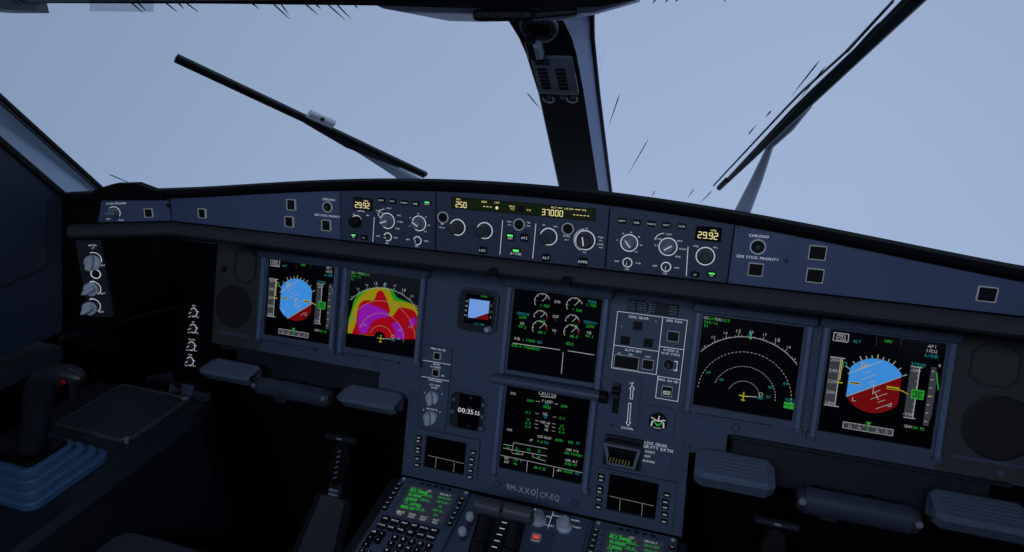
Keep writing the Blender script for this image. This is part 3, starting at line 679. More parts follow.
def nd(T, radar):
    sc_ = screen(T, None); c0 = cen(RNR); c = T.cc
    A = lambda x, y: (ZNR(x, y)[0] - c0[0] + c[0], ZNR(x, y)[1] - c0[1] + c[1])
    o = A(250, 378); u0, v0, u1, v1 = T.rect
    R = [A(250, y)[1] - o[1] for y in (319, 261, 203, 143)]
    if radar:
        W = lambda L: [ZNL(*q) for q in L]
        cl = lambda L: clip(clip(clip([q for q in L], (u0 + .001, 0), (1, 0)), (u1 - .001, 0), (-1, 0)), (0, v0), (0, 1))
        b = MB()
        def area(L, n, m):
            pts = W(L); oo = np.array(ZNL(230, 377)); q = []
            for p_ in pts:
                d_ = np.array(p_) - oo; r_ = np.linalg.norm(d_); q.append(tuple(oo + d_ * min(1, (R[3] * .985) / r_)))
            from_ = cl(q); bm = bmesh.new(); vs = [bm.verts.new((x, y, 0)) for x, y in from_]; fc = bm.faces.new(vs)
            bmesh.ops.triangulate(bm, faces=[fc]); bm.verts.index_update()
            b.add([(v.co.x, v.co.y, n) for v in bm.verts], [[v.index for v in f_.verts] for f_ in bm.faces], m); bm.free()
        def smooth(L, it=2):
            for _ in range(it):
                o_ = []
                for i in range(len(L)):
                    a_, b_ = L[i], L[(i + 1) % len(L)]; o_ += [(a_[0] * .75 + b_[0] * .25, a_[1] * .75 + b_[1] * .25), (a_[0] * .25 + b_[0] * .75, a_[1] * .25 + b_[1] * .75)]
                L = o_
            return L
        area(smooth([(70, 358), (70, 358), (84, 300), (100, 250), (112, 200), (140, 168), (185, 150), (235, 145), (285, 150), (296, 178), (312, 200), (345, 210), (395, 235), (410, 300), (402, 386), (402, 386), (230, 376)], 2), L1 - .0001, WGRN)
        area(smooth([(70, 358), (70, 358), (92, 300), (108, 240), (132, 195), (165, 165), (205, 150), (245, 146), (272, 152), (282, 185), (296, 212), (335, 216), (372, 222), (402, 245), (410, 310), (402, 386), (402, 386), (230, 376)], 2), L1, WYEL)
        area(smooth([(100, 362), (100, 362), (122, 310), (126, 250), (140, 215), (172, 206), (205, 214), (215, 168), (240, 160), (258, 195), (272, 235), (278, 262), (262, 278), (288, 284), (306, 258), (318, 238), (352, 244), (394, 256), (410, 320), (402, 388), (402, 388), (300, 386), (240, 376), (170, 368)], 2), L2, WRED)
        area(smooth([(134, 360), (126, 300), (140, 238), (165, 222), (205, 232), (240, 248), (272, 264), (270, 290), (225, 288), (188, 312), (172, 362)], 2), L3, WMAG)
        area(smooth([(280, 315), (308, 306), (328, 325), (348, 366), (338, 388), (306, 392), (300, 350)], 2), L3, WMAG)
        area(smooth([(360, 300), (392, 280), (394, 326), (368, 328)], 2), L3, WMAG)
        q = ZNL(229, 375); b.flat([(q[0] + .012 * math.cos(2 * PI * i / 24), q[1] + .0105 * max(-.4, math.sin(2 * PI * i / 24))) for i in range(24)], L3, SCR)
        T.part('weather_radar_image', b, sc_)
    b = MB()
    lim = lambda r_: (max(0, math.degrees(math.acos(min(1, (u1 - .002 - o[0]) / r_)))) if u1 - .002 - o[0] < r_ else 0, 180 - (math.degrees(math.acos(min(1, (o[0] - u0 - .002) / r_))) if o[0] - u0 - .002 < r_ else 0))
    for i, r_ in enumerate(R):
        a0, a1 = lim(r_)
        if i == 3: b.arc(*o, r_, a0, a1, .0009, L4, WHT, 60)
        else: b.arc(*o, r_, max(a0, 0), min(a1, 165 if i != 2 else a1), .0009, L4, WHT if not radar else INKR, 44 + i * 16, dash=not radar)
    a0, a1 = lim(R[3])
    nums = ['12', '13', '14', '15', '16', '17', '18', '19', '20']
    for i in range(9):
        a = math.radians(90 + 44 - 11 * i); e = (math.cos(a), math.sin(a))
        b.line((o[0] + e[0] * R[3], o[1] + e[1] * R[3]), (o[0] + e[0] * (R[3] + .005), o[1] + e[1] * (R[3] + .005)), .0009, L4, WHT)
        big = i % 3 == 0
        x = o[0] + e[0] * (R[3] + .0095); y = o[1] + e[1] * (R[3] + .0095)
        if u0 + .006 < x < u1 - .006: b.text(nums[i], x, y, .0058 if big else .0044, L4, WHT, adv=.85)
    for i in range(18):
        a = math.radians(90 + 46.7 - 5.5 * i); e = (math.cos(a), math.sin(a)); b.line((o[0] + e[0] * R[3], o[1] + e[1] * R[3]), (o[0] + e[0] * (R[3] + .0028), o[1] + e[1] * (R[3] + .0028)), .0007, L4, WHT)
    T.part('compass_arc', b, sc_)
    b = MB()
    b.line((o[0] - .0075, o[1]), (o[0] + .0075, o[1]), .0016, L5, AMB); b.line((o[0], o[1] - .009), (o[0], o[1] + .007), .0016, L5, AMB); b.line((o[0] - .0035, o[1] - .007), (o[0] + .0035, o[1] - .007), .0013, L5, AMB)
    T.part('aircraft_symbol', b, sc_)
    b = MB()
    b.text('GS', *A(104, 70), .0048, L4, WHT, adv=.85); b.text('250', *A(127, 73), .0048, L4, GRN, adv=.85); b.text('TAS', *A(153, 77), .0048, L4, WHT, adv=.85); b.text('253', *A(182, 81), .0048, L4, GRN, adv=.85)
    b.text('294/15', *A(121, 89), .0046, L4, GRN, adv=.85); b.text('01', *A(104, 102), .0046, L4, GRN, adv=.85)
    q = A(278, 131)
    b.flat([(q[0] - .003, q[1]), (q[0], q[1] - .006), (q[0] + .003, q[1]), (q[0], q[1] + .004)], L4, CYN); b.flat(clip(ell(A(278, 148)[0], A(278, 148)[1], .003, k=8), A(278, 148), (0, -1)), L4, GRN)
    for x, y, t in ((112, 285, '60'), (163, 314, '40'), (355, 343, '40'), (416, 329, '60')): b.text(t, *A(x, y), .0046, L4, CYN, adv=.85)
    b.line(A(268, 380), A(302, 382), .0012, L4, WHT); q = A(318, 372); b.ring(*q, .003, .0009, L4, WHT, 12, .00005); b.text('VOR', *A(315, 386), .0044, L4, CYN, adv=.8); b.text('-20', *A(343, 381), .0044, L4, CYN, adv=.85)
    if not radar:
        q = A(430, 411); b.flat(rrect(q[0] - .008, q[1] - .0075, q[0] + .008, q[1] - .0022, .0003, 1), L4, GRN); b.flat(rrect(q[0] - .008, q[1] - .0012, q[0] + .008, q[1] + .0032, .0003, 1), L4, GRN); b.text('VOR1', q[0], q[1] + .0075, .0044, L4, CYN, adv=.85)
    T.part('route_text', b, sc_)
INKR = glow('radar ring', (.7, .45, .35), .35)
T = display('navigation_display', 'screen with red, yellow and purple weather radar picture, second screen from left', RNL); nd(T, True)
T = display('navigation_display', 'black screen with plain white compass arcs, left of the rightmost screen', RNR); nd(T, False)

# ---- engine display
T = display('engine_display', 'upper centre screen with six white round engine gauges and green figures', REW, (.022, .026), sill=False)
sc_ = screen(T, None); Z = P.zoom(490, 280, 4.6, SN)
def gauge(x, y, r, num, red=True, tick=True):
    b = MB(); c = Z(x, y)
    b.arc(*c, r, 215 if r > .013 else 180, 20, .0011, L2, WHT, 22)
    if red: b.arc(*c, r, 20, -8, .0014, L2, WRED, 5)
    a = math.radians(48); b.line(c, (c[0] + r * 1.05 * math.cos(a), c[1] + r * 1.05 * math.sin(a)), .0011, L3, GRN if r < .0125 else WHT)
    if tick:
        for a in (180, 135, 90, 60):
            e = (math.cos(math.radians(a)), math.sin(math.radians(a))); b.line((c[0] + e[0] * r, c[1] + e[1] * r), (c[0] + e[0] * r * .78, c[1] + e[1] * r * .78), .0010, L2, WHT)
    b.text(num, c[0] + r * .42, c[1] - r * .52, .0050, L3, GRN, adv=.75)
    T.part('gauge', b, sc_)
for g in ((240, 98, .0145, '1.065', False), (388, 118, .0145, '1.065', False), (232, 172, .0128, '422', True), (378, 192, .0128, '419', True), (228, 222, .0138, '88.1', True), (374, 240, .0138, '88.0', True)): gauge(*g)
b = MB()
for t, p_, m in (('EPR', (311, 101), WHT), ('EGT', (303, 168), WHT), ('C', (303, 184), GRY), ('N1', (298, 232), WHT), ('%', (298, 246), GRY), ('TOGA', (470, 101), CYN), ('1.700', (466, 117), GRN), ('FFKG/H', (152, 156), CYN), ('2690', (150, 172), GRN), ('N2', (149, 200), WHT), ('94.2', (149, 215), GRN), ('FFKG/H', (460, 196), CYN), ('2690', (460, 213), GRN), ('N2', (458, 243), WHT), ('94.1', (458, 259), GRN), ('IDLE', (366, 293), GRN), ('FOB :', (134, 271), WHT), ('17200', (185, 279), GRN), ('KG', (228, 286), CYN)):
    b.text(t, *Z(*p_), .0050, L2, m, adv=.78)
b.text('ENG A.ICE', *Z(140, 304), .0050, L2, GRN, adv=.78); b.text('RADIO', *Z(205, 316), .0050, L2, GRN, adv=.78)
b.line(Z(105, 290), Z(322, 321), .0012, L2, WHT); b.line(Z(357, 325), Z(480, 345), .0012, L2, WHT); b.line(Z(337, 333), Z(328, 430), .0012, L2, WHT)
T.part('engine_text', b, sc_)

# ---- systems display
T = display('systems_display', 'lower centre screen headed CRUISE with green figures, above the registration lettering', RSD, (.018, .034), sill=False)
q = MB(); u0, v0, u1, v1 = RSD; q.tube([(u0 - .026, v1 + .013, .030), (u1 + .020, v1 + .013, .030)], .0085, RAIL, 14, up=(0, 1, 0)); q.tube([(u1 + .020, v1 + .013, .030), (u1 + .034, v1 + .013, .030)], .011, BLACK, 14, up=(0, 1, 0))
T.part('grab_bar', q)
sc_ = screen(T, None); Z = P.zoom(480, 375, 4.415, SN); b = MB()
b.text('CRUISE', *Z(300, 84), .0068, L2, WHT, adv=.85); b.line(Z(268, 93), Z(332, 101), .0012, L2, WHT)
for t, p_, m in (('ENG', (146, 81), WHT), ('AIR', (131, 242), WHT), ('2690', (222, 113), GRN), ('2690', (371, 138), GRN), ('F.USED', (297, 117), WHT), ('KG', (295, 128), CYN), ('18820', (294, 142), GRN), ('0.7', (213, 166), GRN), ('0.7', (362, 192), GRN), ('OIL', (290, 172), WHT), ('QT', (290, 183), CYN), ('17', (213, 197), GRN), ('17', (362, 225), GRN), ('0.3', (212, 212), GRN), ('0.3', (360, 238), GRN), ('0.4', (211, 228), GRN), ('0.4', (360, 254), GRN), ('VIB N1', (288, 210), WHT), ('N2', (296, 226), WHT), ('N3', (294, 242), WHT), ('LDG ELEV', (285, 275), WHT), ('AUTO', (349, 288), GRN), ('500', (400, 297), GRN), ('FT', (432, 302), CYN), ('dP', (226, 287), WHT), ('7.4', (264, 295), GRN), ('PSI', (294, 300), CYN), ('22', (125, 320), GRN), ('21', (165, 325), GRN), ('23', (215, 330), GRN), ('22', (262, 336), GRN), ('20', (166, 345), GRN), ('24', (258, 362), GRN), ('CAB V/S', (408, 333), WHT), ('300 FT/MIN', (410, 350), GRN), ('CAB ALT', (404, 380), WHT), ('6700 FT', (400, 395), GRN), ('TAT', (117, 368), WHT), ('-19', (155, 375), GRN), ('SAT', (117, 384), WHT), ('-46', (153, 391), GRN), ('C', (183, 380), CYN), ('08 H 35', (264, 412), GRN), ('GW', (348, 421), WHT), ('182000', (386, 427), GRN), ('KG', (430, 434), CYN)):
    b.text(t, *Z(*p_), .0046, L2, m, adv=.72)
for a, c in (((245, 115), (265, 118)), ((330, 126), (345, 129)), ((245, 168), (260, 171)), ((322, 184), (337, 187)), ((243, 200), (258, 203)), ((318, 214), (332, 217)), ((242, 216), (256, 219)), ((318, 230), (332, 233)), ((242, 232), (256, 235)), ((317, 246), (330, 249)), ((92, 354), (455, 432)), ((210, 380), (205, 428)), ((327, 405), (322, 450)), ((103, 305), (142, 312)), ((102, 322), (140, 330)), ((148, 298), (298, 326)), ((142, 330), (295, 358)), ((148, 298), (140, 340)), ((142, 345), (190, 352)), ((190, 338), (188, 354)), ((234, 362), (290, 380)), ((234, 346), (232, 364))):
    b.line(Z(*a), Z(*c), .0008, L2, WHT)
T.part('systems_text', b, sc_)
# ================================================================== SMALL INSTRUMENTS
def uvbox(Z, TL, TR, BL, BR):
    a, b, c, d_ = (Z(*q) for q in (TL, TR, BL, BR))
    return ((a[0] + c[0]) / 2, (c[1] + d_[1]) / 2, (b[0] + d_[0]) / 2, (a[1] + b[1]) / 2)
# standby instrument
Z = P.zoom(400, 270, 3.941, .006)
r_ = uvbox(Z, (236, 66), (390, 84), (222, 236), (380, 258)); c = cen(r_)
T = Thing('standby_instrument', 'small eight-sided standby screen with blue and red picture left of the upper centre screen', 'instrument', P, (*c, 0))
b = MB(); b.prism(octo(*r_, .010), 0, .010, NAVY, .0015); b.prism(octo(r_[0] + .003, r_[1] + .003, r_[2] - .003, r_[3] - .003, .008), .010, .011, DARK, .0005); T.part('case', b)
s_ = uvbox(Z, (262, 88), (372, 108), (258, 205), (362, 225)); n = .0114
b = MB(); b.flat(rrect(*s_, .001, 2), n, SCR); sp = T.part('screen', b)
b = MB(); n += .0002
bl = uvbox(Z, (278, 112), (357, 122), (272, 182), (350, 200)); pb = [(bl[0], bl[1]), (bl[2], bl[1]), (bl[2], bl[3]), (bl[0], bl[3])]
h0 = Z(272, 196); h1 = Z(354, 168); e = np.array(h1) - np.array(h0); e /= np.linalg.norm(e); nr = (-e[1], e[0])
b.flat(clip(pb, h0, nr), n, ISB); b.flat(clip(pb, h0, (-nr[0], -nr[1])), n, EARTH)
for p_, t, m in (((335, 104), '37000', GRN), ((268, 122), '30', WHT), ((266, 140), '28', WHT), ((264, 158), '26', WHT), ((262, 176), '24', WHT), ((363, 140), '5', WHT), ((362, 165), '37', GRN), ((360, 185), '0', WHT), ((315, 212), '1013 HPA', CYN)): b.text(t, *Z(*p_), .0036, n + .0002, m, adv=.75)
c2 = cen(bl); b.line((c2[0] - .006, c2[1]), (c2[0] + .006, c2[1]), .0010, n + .0003, AMB); b.arc(*c2, .011, 40, 140, .0008, n + .0003, WHT, 10)
T.part('attitude_picture', b, sp)
for p_ in ((238, 118), (236, 178), (255, 228), (278, 234), (290, 78), (345, 86)):
    q = MB(); u, v = Z(*p_); q.box(u - .003, v - .0022, .0105, u + .003, v + .0022, .0145, DGREY, .0006); T.part('button', q)
q = MB(); u, v = Z(352, 232); q.lathe(u, v, [(.0065, .011), (.006, .016), (.0045, .024), (.003, .025)], LGREY, 20); T.part('knob', q)
# switch panel
Z = P.zoom(410, 330, 5.02, .003); r_ = uvbox(Z, (73, 74), (208, 92), (32, 480), (182, 505)); c = cen(r_)
T = Thing('switching_panel', 'narrow upright panel with two square buttons and two light grey knobs left of the clock', 'control panel', P, (*c, 0))
b = MB(); b.box(*r_[:2], 0, *r_[2:], .003, NAVY, .0006); n = .0033
b.frame(rrect(*r_, .001, 2), rrect(r_[0] + .0008, r_[1] + .0008, r_[2] - .0008, r_[3] - .0008, .0008, 2), .003, .0034, DGREY)
b.text('TERR ON ND', *Z(141, 97), .0034, n, INK)
for y, t in ((173, 'GPWS'), (256, 'SWITCHING')):
    yy = Z(135, y)[1]; b.line((r_[0], yy + .004), (r_[2], yy + .004), .0008, n, INK); b.text(t, c[0], yy, .0034, n, INK)
b.text('G/S MODE', *Z(128, 186), .0030, n, INK); b.text('ATT HDG', *Z(124, 277), .0032, n, INK); b.text('AIR DATA', *Z(110, 398), .0032, n, INK)
for p_, t in (((122, 290), 'NORM'), ((75, 315), '3'), ((160, 322), '4'), ((68, 400), '3'), ((150, 412), '4'), ((165, 230), 'ON')): b.text(t, *Z(*p_), .0030, n, INK)
b.arc(*Z(115, 340), .0125, 20, 160, .0008, n, INK); b.arc(*Z(105, 440), .0125, 20, 160, .0008, n, INK)
T.part('faceplate', b)
for p_ in ((138, 130), (131, 214)): pushbutton(T, *Z(*p_), .0125, .0125, .003)
for p_, a in (((114, 340), 95), ((103, 440), 92)): wing_knob(T, *Z(*p_), .0135, .020, .003, LGREY, a)
# clock
CLK = glow('clock digits', (.8, .83, .88), .55)
r_ = uvbox(Z, (205, 298), (392, 322), (183, 492), (370, 520)); c = cen(r_)
T = Thing('panel_clock', 'eight-sided digital clock reading 00:35 55 beside two light grey knobs', 'clock', P, (*c, 0))
b = MB(); b.prism(octo(*r_, .008), 0, .004, NAVY, .001); b.prism(octo(r_[0] + .004, r_[1] + .004, r_[2] - .004, r_[3] - .004, .007), .004, .007, DARK, .001); T.part('case', b)
s_ = uvbox(Z, (255, 318), (362, 332), (240, 485), (348, 500))
b = MB(); b.flat(rrect(*s_, .002, 3), .0073, SCR); sp = T.part('screen', b)
b = MB(); b.text('00:35', Z(283, 403)[0] , cen(s_)[1] + .001, .0092, .0076, CLK, bold=.08, wid=1.02); b.text('55', Z(341, 414)[0], cen(s_)[1] + .0005, .0074, .0076, CLK, bold=.08, wid=.95)
b.text('CHR', cen(s_)[0], s_[3] - .005, .0026, .0076, INKD); b.text('ET', cen(s_)[0], s_[1] + .005, .0026, .0076, INKD)
b.text('UTC', cen(s_)[0], cen(s_)[1] + .0095, .0026, .0076, INKD); T.part('digits', b, sp)
for p_, r in (((226, 345), .0036), ((217, 406), .0042), ((374, 374), .0042), ((368, 432), .0042)):
    q = MB(); q.lathe(*Z(*p_), [(r, .007), (r * .9, .011), (r * .7, .012)], GREY, 16); T.part('knob', q)
q = MB(); u, v = Z(360, 490); q.box(u - .005, v - .0032, .007, u + .005, v + .0032, .013, GREY, .0015); T.part('selector', q)
# gear and brake panel
Z = P.zoom(580, 280, 3.943, .003); r_ = uvbox(Z, (145, 124), (412, 152), (122, 352), (392, 372)); c = cen(r_)
ur = Z(395, 420)[0]; ul2 = Z(303, 420)[0]; vb = (Z(295, 465)[1] + Z(385, 482)[1]) / 2; ul = r_[0]; vt = r_[3]; vm = Z(215, 362)[1] ; 
T = Thing('brake_panel', 'upright panel of black square buttons lettered LDG GEAR, AUTO BRK and BRK FAN', 'control panel', P, (*c, 0))
b = MB(); b.prism([(ul, vm), (ul2, vm), (ul2, vb), (ur, vb), (ur, vt), (ul, vt)], 0, .003, NAVY, .0005); n = .0033
W_ = lambda *pts: b.poly_line(list(pts), .0009, n, INK)
um = Z(318, 220)[0]
W_((ul + .001, vm + .001), (ul + .001, vt - .001), (ur - .001, vt - .001), (ur - .001, vb + .001)); W_((um, vt - .001), (um, vm + .001)); W_((ul + .001, vm + .001), (um, vm + .001)); W_((ul2, vm), (ul2, vb + .001), (ur - .001, vb + .001))
y = Z(215, 268)[1]; W_((ul + .001, y), (um, y)); y = Z(360, 268)[1]; W_((um, y), (ur - .001, y)); y = Z(345, 385)[1]; W_((ul2, y), (ur - .001, y))
for t, p_, h in (('LDG GEAR', (232, 148), .0046), ('BRK FAN', (372, 163), .0040), ('AUTO BRK', (210, 279), .0038), ('LO', (155, 288), .0026), ('MED', (200, 294), .0026), ('MAX', (268, 303), .0026), ('A/SKID &', (358, 278), .0040), ('N/W STRG', (357, 292), .0040), ('TERR ON ND', (346, 397), .0038), ('ON', (380, 322), .0026), ('OFF', (378, 355), .0026)): b.text(t, *Z(*p_), h, n, INK)
for p_ in ((165, 183), (300, 163)): b.lathe(*Z(*p_), [(.0018, .003), (.0014, .0042)], LGREY, 10)
W_(Z(372, 320), Z(384, 322), Z(380, 358), Z(368, 357))
T.part('faceplate', b)
for p_ in ((228, 181), (178, 238), (269, 248)): pushbutton(T, *Z(*p_), .0155, .0150, .003, False)
q = uvbox(Z, (140, 294), (232, 306), (134, 342), (228, 354)); pushbutton(T, *cen(q), q[2] - q[0], q[3] - q[1], .003)
pushbutton(T, *Z(268, 333), .0180, .0165, .003); pushbutton(T, *Z(367, 222), .0185, .0165, .003)
pb_ = pushbutton(T, *Z(343, 438), .0165, .0165, .003)
q = MB(); u, v = Z(342, 443); q.flat(rrect(u - .006, v - .0032, u + .006, v + .0032, .0004, 1), .0063, WHT); q.text('ON', u, v, .0038, .0066, BLACK, bold=.1); T.part('lit_legend', q, pb_)
u, v = Z(350, 333); q = MB(); q.ring(u, v, .0092, .0016, .003, INKD, h=.002); q.lathe(u, v, [(.0085, .003), (.008, .005)], BLACK, 20); q.lathe(u, v, [(.003, .005), (.0045, .016), (.003, .018)], DGREY, 12); T.part('toggle_switch', q)
# limitation placard above it
r2 = uvbox(Z, (190, 74), (392, 98), (185, 122), (388, 146))
T = Thing('limitation_placard', 'small dark placard with rows of tiny grey print above the LDG GEAR panel', 'placard', P, (*cen(r2), 0))
b = MB(); b.box(*r2[:2], 0, *r2[2:], .0012, DARK, .0003)
for i in range(4):
    for j, (x, w) in enumerate(((.02, .13), (.19, .15), (.42, .13), (.82, .15))):
        y = r2[1] + (r2[3] - r2[1]) * (.18 + .2 * i); x0 = r2[0] + (r2[2] - r2[0]) * x; x1 = x0 + (r2[2] - r2[0]) * w
        k_ = 5
        for q_ in range(k_): b.line((x0 + (x1 - x0) * q_ / k_, y), (x0 + (x1 - x0) * (q_ + .7) / k_, y), .0016, .0014, INKP)
b.frame(rrect(r2[0] + .031, r2[1] + .001, r2[0] + .040, r2[3] - .001, .002, 2), rrect(r2[0] + .032, r2[1] + .002, r2[0] + .039, r2[3] - .002, .0015, 2), .0012, .0016, INKP)
T.part('plate', b)
# landing gear lever
Z = P.zoom(600, 365, 5.02, .003); r_ = uvbox(Z, (68, 36), (212, 66), (40, 300), (186, 340)); c = cen(r_)
T = Thing('landing_gear_lever', 'black gear lever in a slot beside white UP and DOWN arrows', 'lever', P, (*c, 0))
b = MB(); b.box(*r_[:2], 0, *r_[2:], .003, NAVY, .0008, .008)
s_ = uvbox(Z, (70, 88), (102, 94), (62, 240), (96, 248)); b.flat(rrect(*s_, .002, 2), .0033, BLACK); n = .0033
b.text('UP', *Z(160, 92), .0042, n, INK); b.text('DOWN', *Z(138, 318), .0042, n, INK)
def arrow(p0, p1):
    p0 = np.array(Z(*p0)); p1 = np.array(Z(*p1)); e = (p1 - p0) / np.linalg.norm(p1 - p0); s_ = np.array([-e[1], e[0]]); w = .0021; hd = .0065
    b.poly_line([p0 + s_ * w, p1 - e * hd + s_ * w, p1 - e * hd + s_ * w * 2, p1, p1 - e * hd - s_ * w * 2, p1 - e * hd - s_ * w, p0 - s_ * w, p0 + s_ * w], .0010, n, INK)
arrow((157, 170), (162, 102)); arrow((150, 192), (141, 306))
for p_ in ((85, 55), (190, 75), (58, 300), (170, 318)): b.lathe(*Z(*p_), [(.0022, .003), (.0018, .004)], DGREY, 10)
T.part('faceplate', b)
q = MB(); u, v = Z(84, 126); q.box(u - .0055, v - .014, .003, u + .0055, v + .014, .012, DGREY, .002); q.bar((u, v, .008), (u, v + .003, .016), .006, .006, BLACK, (0, 1, 0)); q.tube([(u - .006, v + .002, .018), (u + .006, v + .002, .018)], .0075, BLACK, 16, up=(0, 1, 0)); T.part('handle', q)
# brake pressure gauge
r_ = uvbox(Z, (212, 198), (380, 218), (205, 345), (372, 370)); c = cen(r_)
T = Thing('pressure_gauge', 'round black gauge with white and green needles in an eight-sided surround', 'gauge', P, (*c, 0))
b = MB(); b.prism(octo(*r_, .009), 0, .004, NAVY, .001); b.lathe(*c, [(.0165, .004), (.0165, .006), (.0145, .006), (.0145, .0045)], DARK, 32); T.part('case', b)
b = MB(); b.flat(ell(*c, .0145), .0047, SCR); n = .005; cx, cy = c
b.poly_line([(cx - .0125, cy + .0055), (cx - .007, cy + .0035), (cx, cy + .0005), (cx + .006, cy + .003), (cx + .0125, cy + .0040)], .0017, n, INK)
for s_ in (-1, 1):
    b.line((cx + s_ * .0108, cy - .0105), (cx + s_ * .0098, cy - .001), .0024, n, INK); b.line((cx + s_ * .0098, cy - .001), (cx + s_ * .005, cy + .001), .0016, n, INK)
    b.line((cx + s_ * .0058, cy - .002), (cx, cy - .0075), .0026, n, GRN)
b.line((cx, cy + .001), (cx + .0015, cy + .0105), .0020, n, INK); b.arc(cx, cy - .001, .0045, 200, 340, .0018, n, GRN, 8); b.text('BRAKES', cx, cy - .0118, .0024, n, INK)
T.part('dial', b)
# gravity extension
r_ = uvbox(Z, (22, 338), (368, 382), (0, 480), (352, 530)); c = cen(r_)
T = Thing('gravity_extension_lever', 'guarded lever with black and yellow striped bar lettered LDG GEAR GRVTY EXTN', 'lever', P, (*c, 0))
b = MB(); b.box(*r_[:2], 0, *r_[2:], .002, NAVY, .0005); n = .0023
for t, p_, h in (('LDG GEAR', (280, 399), .0052), ('GRVTY EXTN', (291, 421), .0052), ('RESET', (252, 438), .0040), ('OFF', (238, 459), .0040), ('DOWN', (244, 485), .0040)): b.text(t, Z(*p_)[0], Z(*p_)[1], h, n, INK)
T.part('faceplate', b)
g = uvbox(Z, (22, 345), (222, 372), (20, 500), (205, 525)); q = MB(); q.frame(rrect(*g, .004, 3), rrect(g[0] + .004, g[1] + .004, g[2] - .004, g[3] - .004, .003, 3), .002, .010, DARK); q.flat(rrect(*g, .003, 3), .0024, BLACK); T.part('recess', q)
g0, g1, g2, g3 = Z(25, 388), Z(212, 405), Z(40, 490), Z(180, 508); vb_ = (g2[1] + g3[1]) / 2; vt_ = (g0[1] + g1[1]) / 2
o_ = [(g2[0], vb_), (g3[0], vb_), (g1[0], vt_), (g0[0], vt_)]; q = MB(); q.frame(o_, [(a_ + (.006 if i in (0, 3) else -.006), b_ + (.004 if i < 2 else -.004)) for i, (a_, b_) in enumerate(o_)], .004, .018, GREY); lv = T.part('guard', q)
h0, h1 = Z(50, 452), Z(172, 478); vm_ = (h0[1] + h1[1]) / 2; q = MB(); q.box(h0[0], vm_ - .0062, .010, h1[0], vm_ + .0062, .026, BLACK, .002)
for i in range(7):
    x = h0[0] + .002 + (h1[0] - h0[0] - .005) * i / 7; q.flat([(x, vm_ - .0048), (x + .0013, vm_ - .0048), (x + .0034, vm_ + .0048), (x + .0021, vm_ + .0048)], .0262, YEL)
T.part('striped_handle', q, None)
# message screens
def dcdu(label, Z, out, scr, lines, lb, rb, bw, bh):
    r_ = uvbox(Z, *out); T = Thing('message_display', label, 'display screen', P, (*cen(r_), 0)); s_ = uvbox(Z, *scr)
    b = MB(); b.frame(rrect(*r_, .004, 3), rrect(*s_, .001, 3), 0, .007, NAVY); b.frame(rrect(s_[0] - .003, s_[1] - .003, s_[2] + .003, s_[3] + .003, .002, 3), rrect(*s_, .001, 3), .007, .0095, RAIL); T.part('case', b)
    b = MB(); b.box(s_[0] - .001, s_[1] - .001, 0, s_[2] + .001, s_[3] + .001, .004, SCR, .0002)
    for a_, c_ in lines: b.line(Z(*a_), Z(*c_), .0008, .0045, INKR2)
    T.part('screen', b)
    for L in (lb, rb):
        for x, y, tall in L:
            u, v = Z(x, y); h = bh * (1.9 if tall else 1); q = MB(); q.box(u - bw / 2, v - h / 2, .006, u + bw / 2, v + h / 2, .010, BLACK, .001)
            if tall:
                for s2 in (-1, 1): q.flat(rrect(u - bw * .28, v + s2 * h * .22 - h * .09, u + bw * .28, v + s2 * h * .22 + h * .09, .0003, 1), .0102, INKB)
            else: q.flat(rrect(u - bw * .3, v - h * .16, u + bw * .3, v + h * .16, .0003, 1), .0102, INKB)
            T.part('key', q)
    return T
INKR2 = glow('message display rule', (.55, .5, .42), .35)
INKB = mat('key legend', (.30, .31, .33), .6, emit=(.75, .78, .85), es=.16)
dcdu('small dark message screen with side keys directly below the digital clock', P.zoom(400, 420, 7.89, .004), ((135, 72), (640, 150), (100, 385), (600, 482)), ((215, 113), (535, 180), (195, 360), (508, 435)),
     (((220, 278), (505, 343)), ((288, 295), (278, 378)), ((430, 335), (422, 408))), ((155, 146, 1), (150, 230, 1), (145, 297, 0), (143, 348, 0)), ((585, 252, 0), (573, 303, 0), (568, 345, 0), (562, 392, 0), (558, 442, 0)), .0118, .0080)
dcdu('small dark message screen with side keys under the yellow striped lever', P.zoom(580, 460, 6.9, .004), ((110, 42), (672, 158), (80, 362), (632, 468)), ((205, 88), (545, 155), (185, 335), (520, 408)),
     (((205, 248), (508, 316)), ((277, 272), (273, 350)), ((432, 302), (424, 385))), ((148, 118, 1), (138, 200, 1), (132, 265, 0), (130, 317, 0)), ((602, 235, 0), (590, 282, 0), (588, 320, 0), (586, 368, 0), (580, 417, 0)), .0122, .0082)
# loudspeakers and blanking covers
def spk(label, c_, r_):
    T = Thing('loudspeaker', label, 'loudspeaker', P, (*c_, 0)); b = MB()
    b.lathe(*c_, [(r_ + .004, 0), (r_ + .003, .003), (r_ + .001, .0035), (r_, .001)], DARK, 48); T.part('rim', b)
    b = MB(); b.lathe(*c_, [(r_, .0020), (r_ * .6, .0026), (.0, .0028)], SPK, 48); T.part('grille', b)
spk('large round loudspeaker grille beside the leftmost screen', (-.709, -.031), .0435)
spk('large round loudspeaker grille beside the rightmost screen', (.716, -.037), .0475)
for lab, u, v, sg in (('eight-sided dark air outlet above the left loudspeaker', -.684, .062, -1), ('eight-sided dark air outlet above the right loudspeaker', .698, .058, 1)):
    T = Thing('air_outlet', lab, 'air outlet', P, (u, v, 0)); o = octo(u - .027, v - .037, u + .027, v + .037, .014) if sg < 0 else octo(u - .033, v - .033, u + .033, v + .033, .015); b = MB(); b.frame(o, inset(o, .003), 0, .006, DGREY); T.part('rim', b)
    b = MB(); b.prism(inset(o, .003), 0, .003, SPK2); T.part('grille', b)
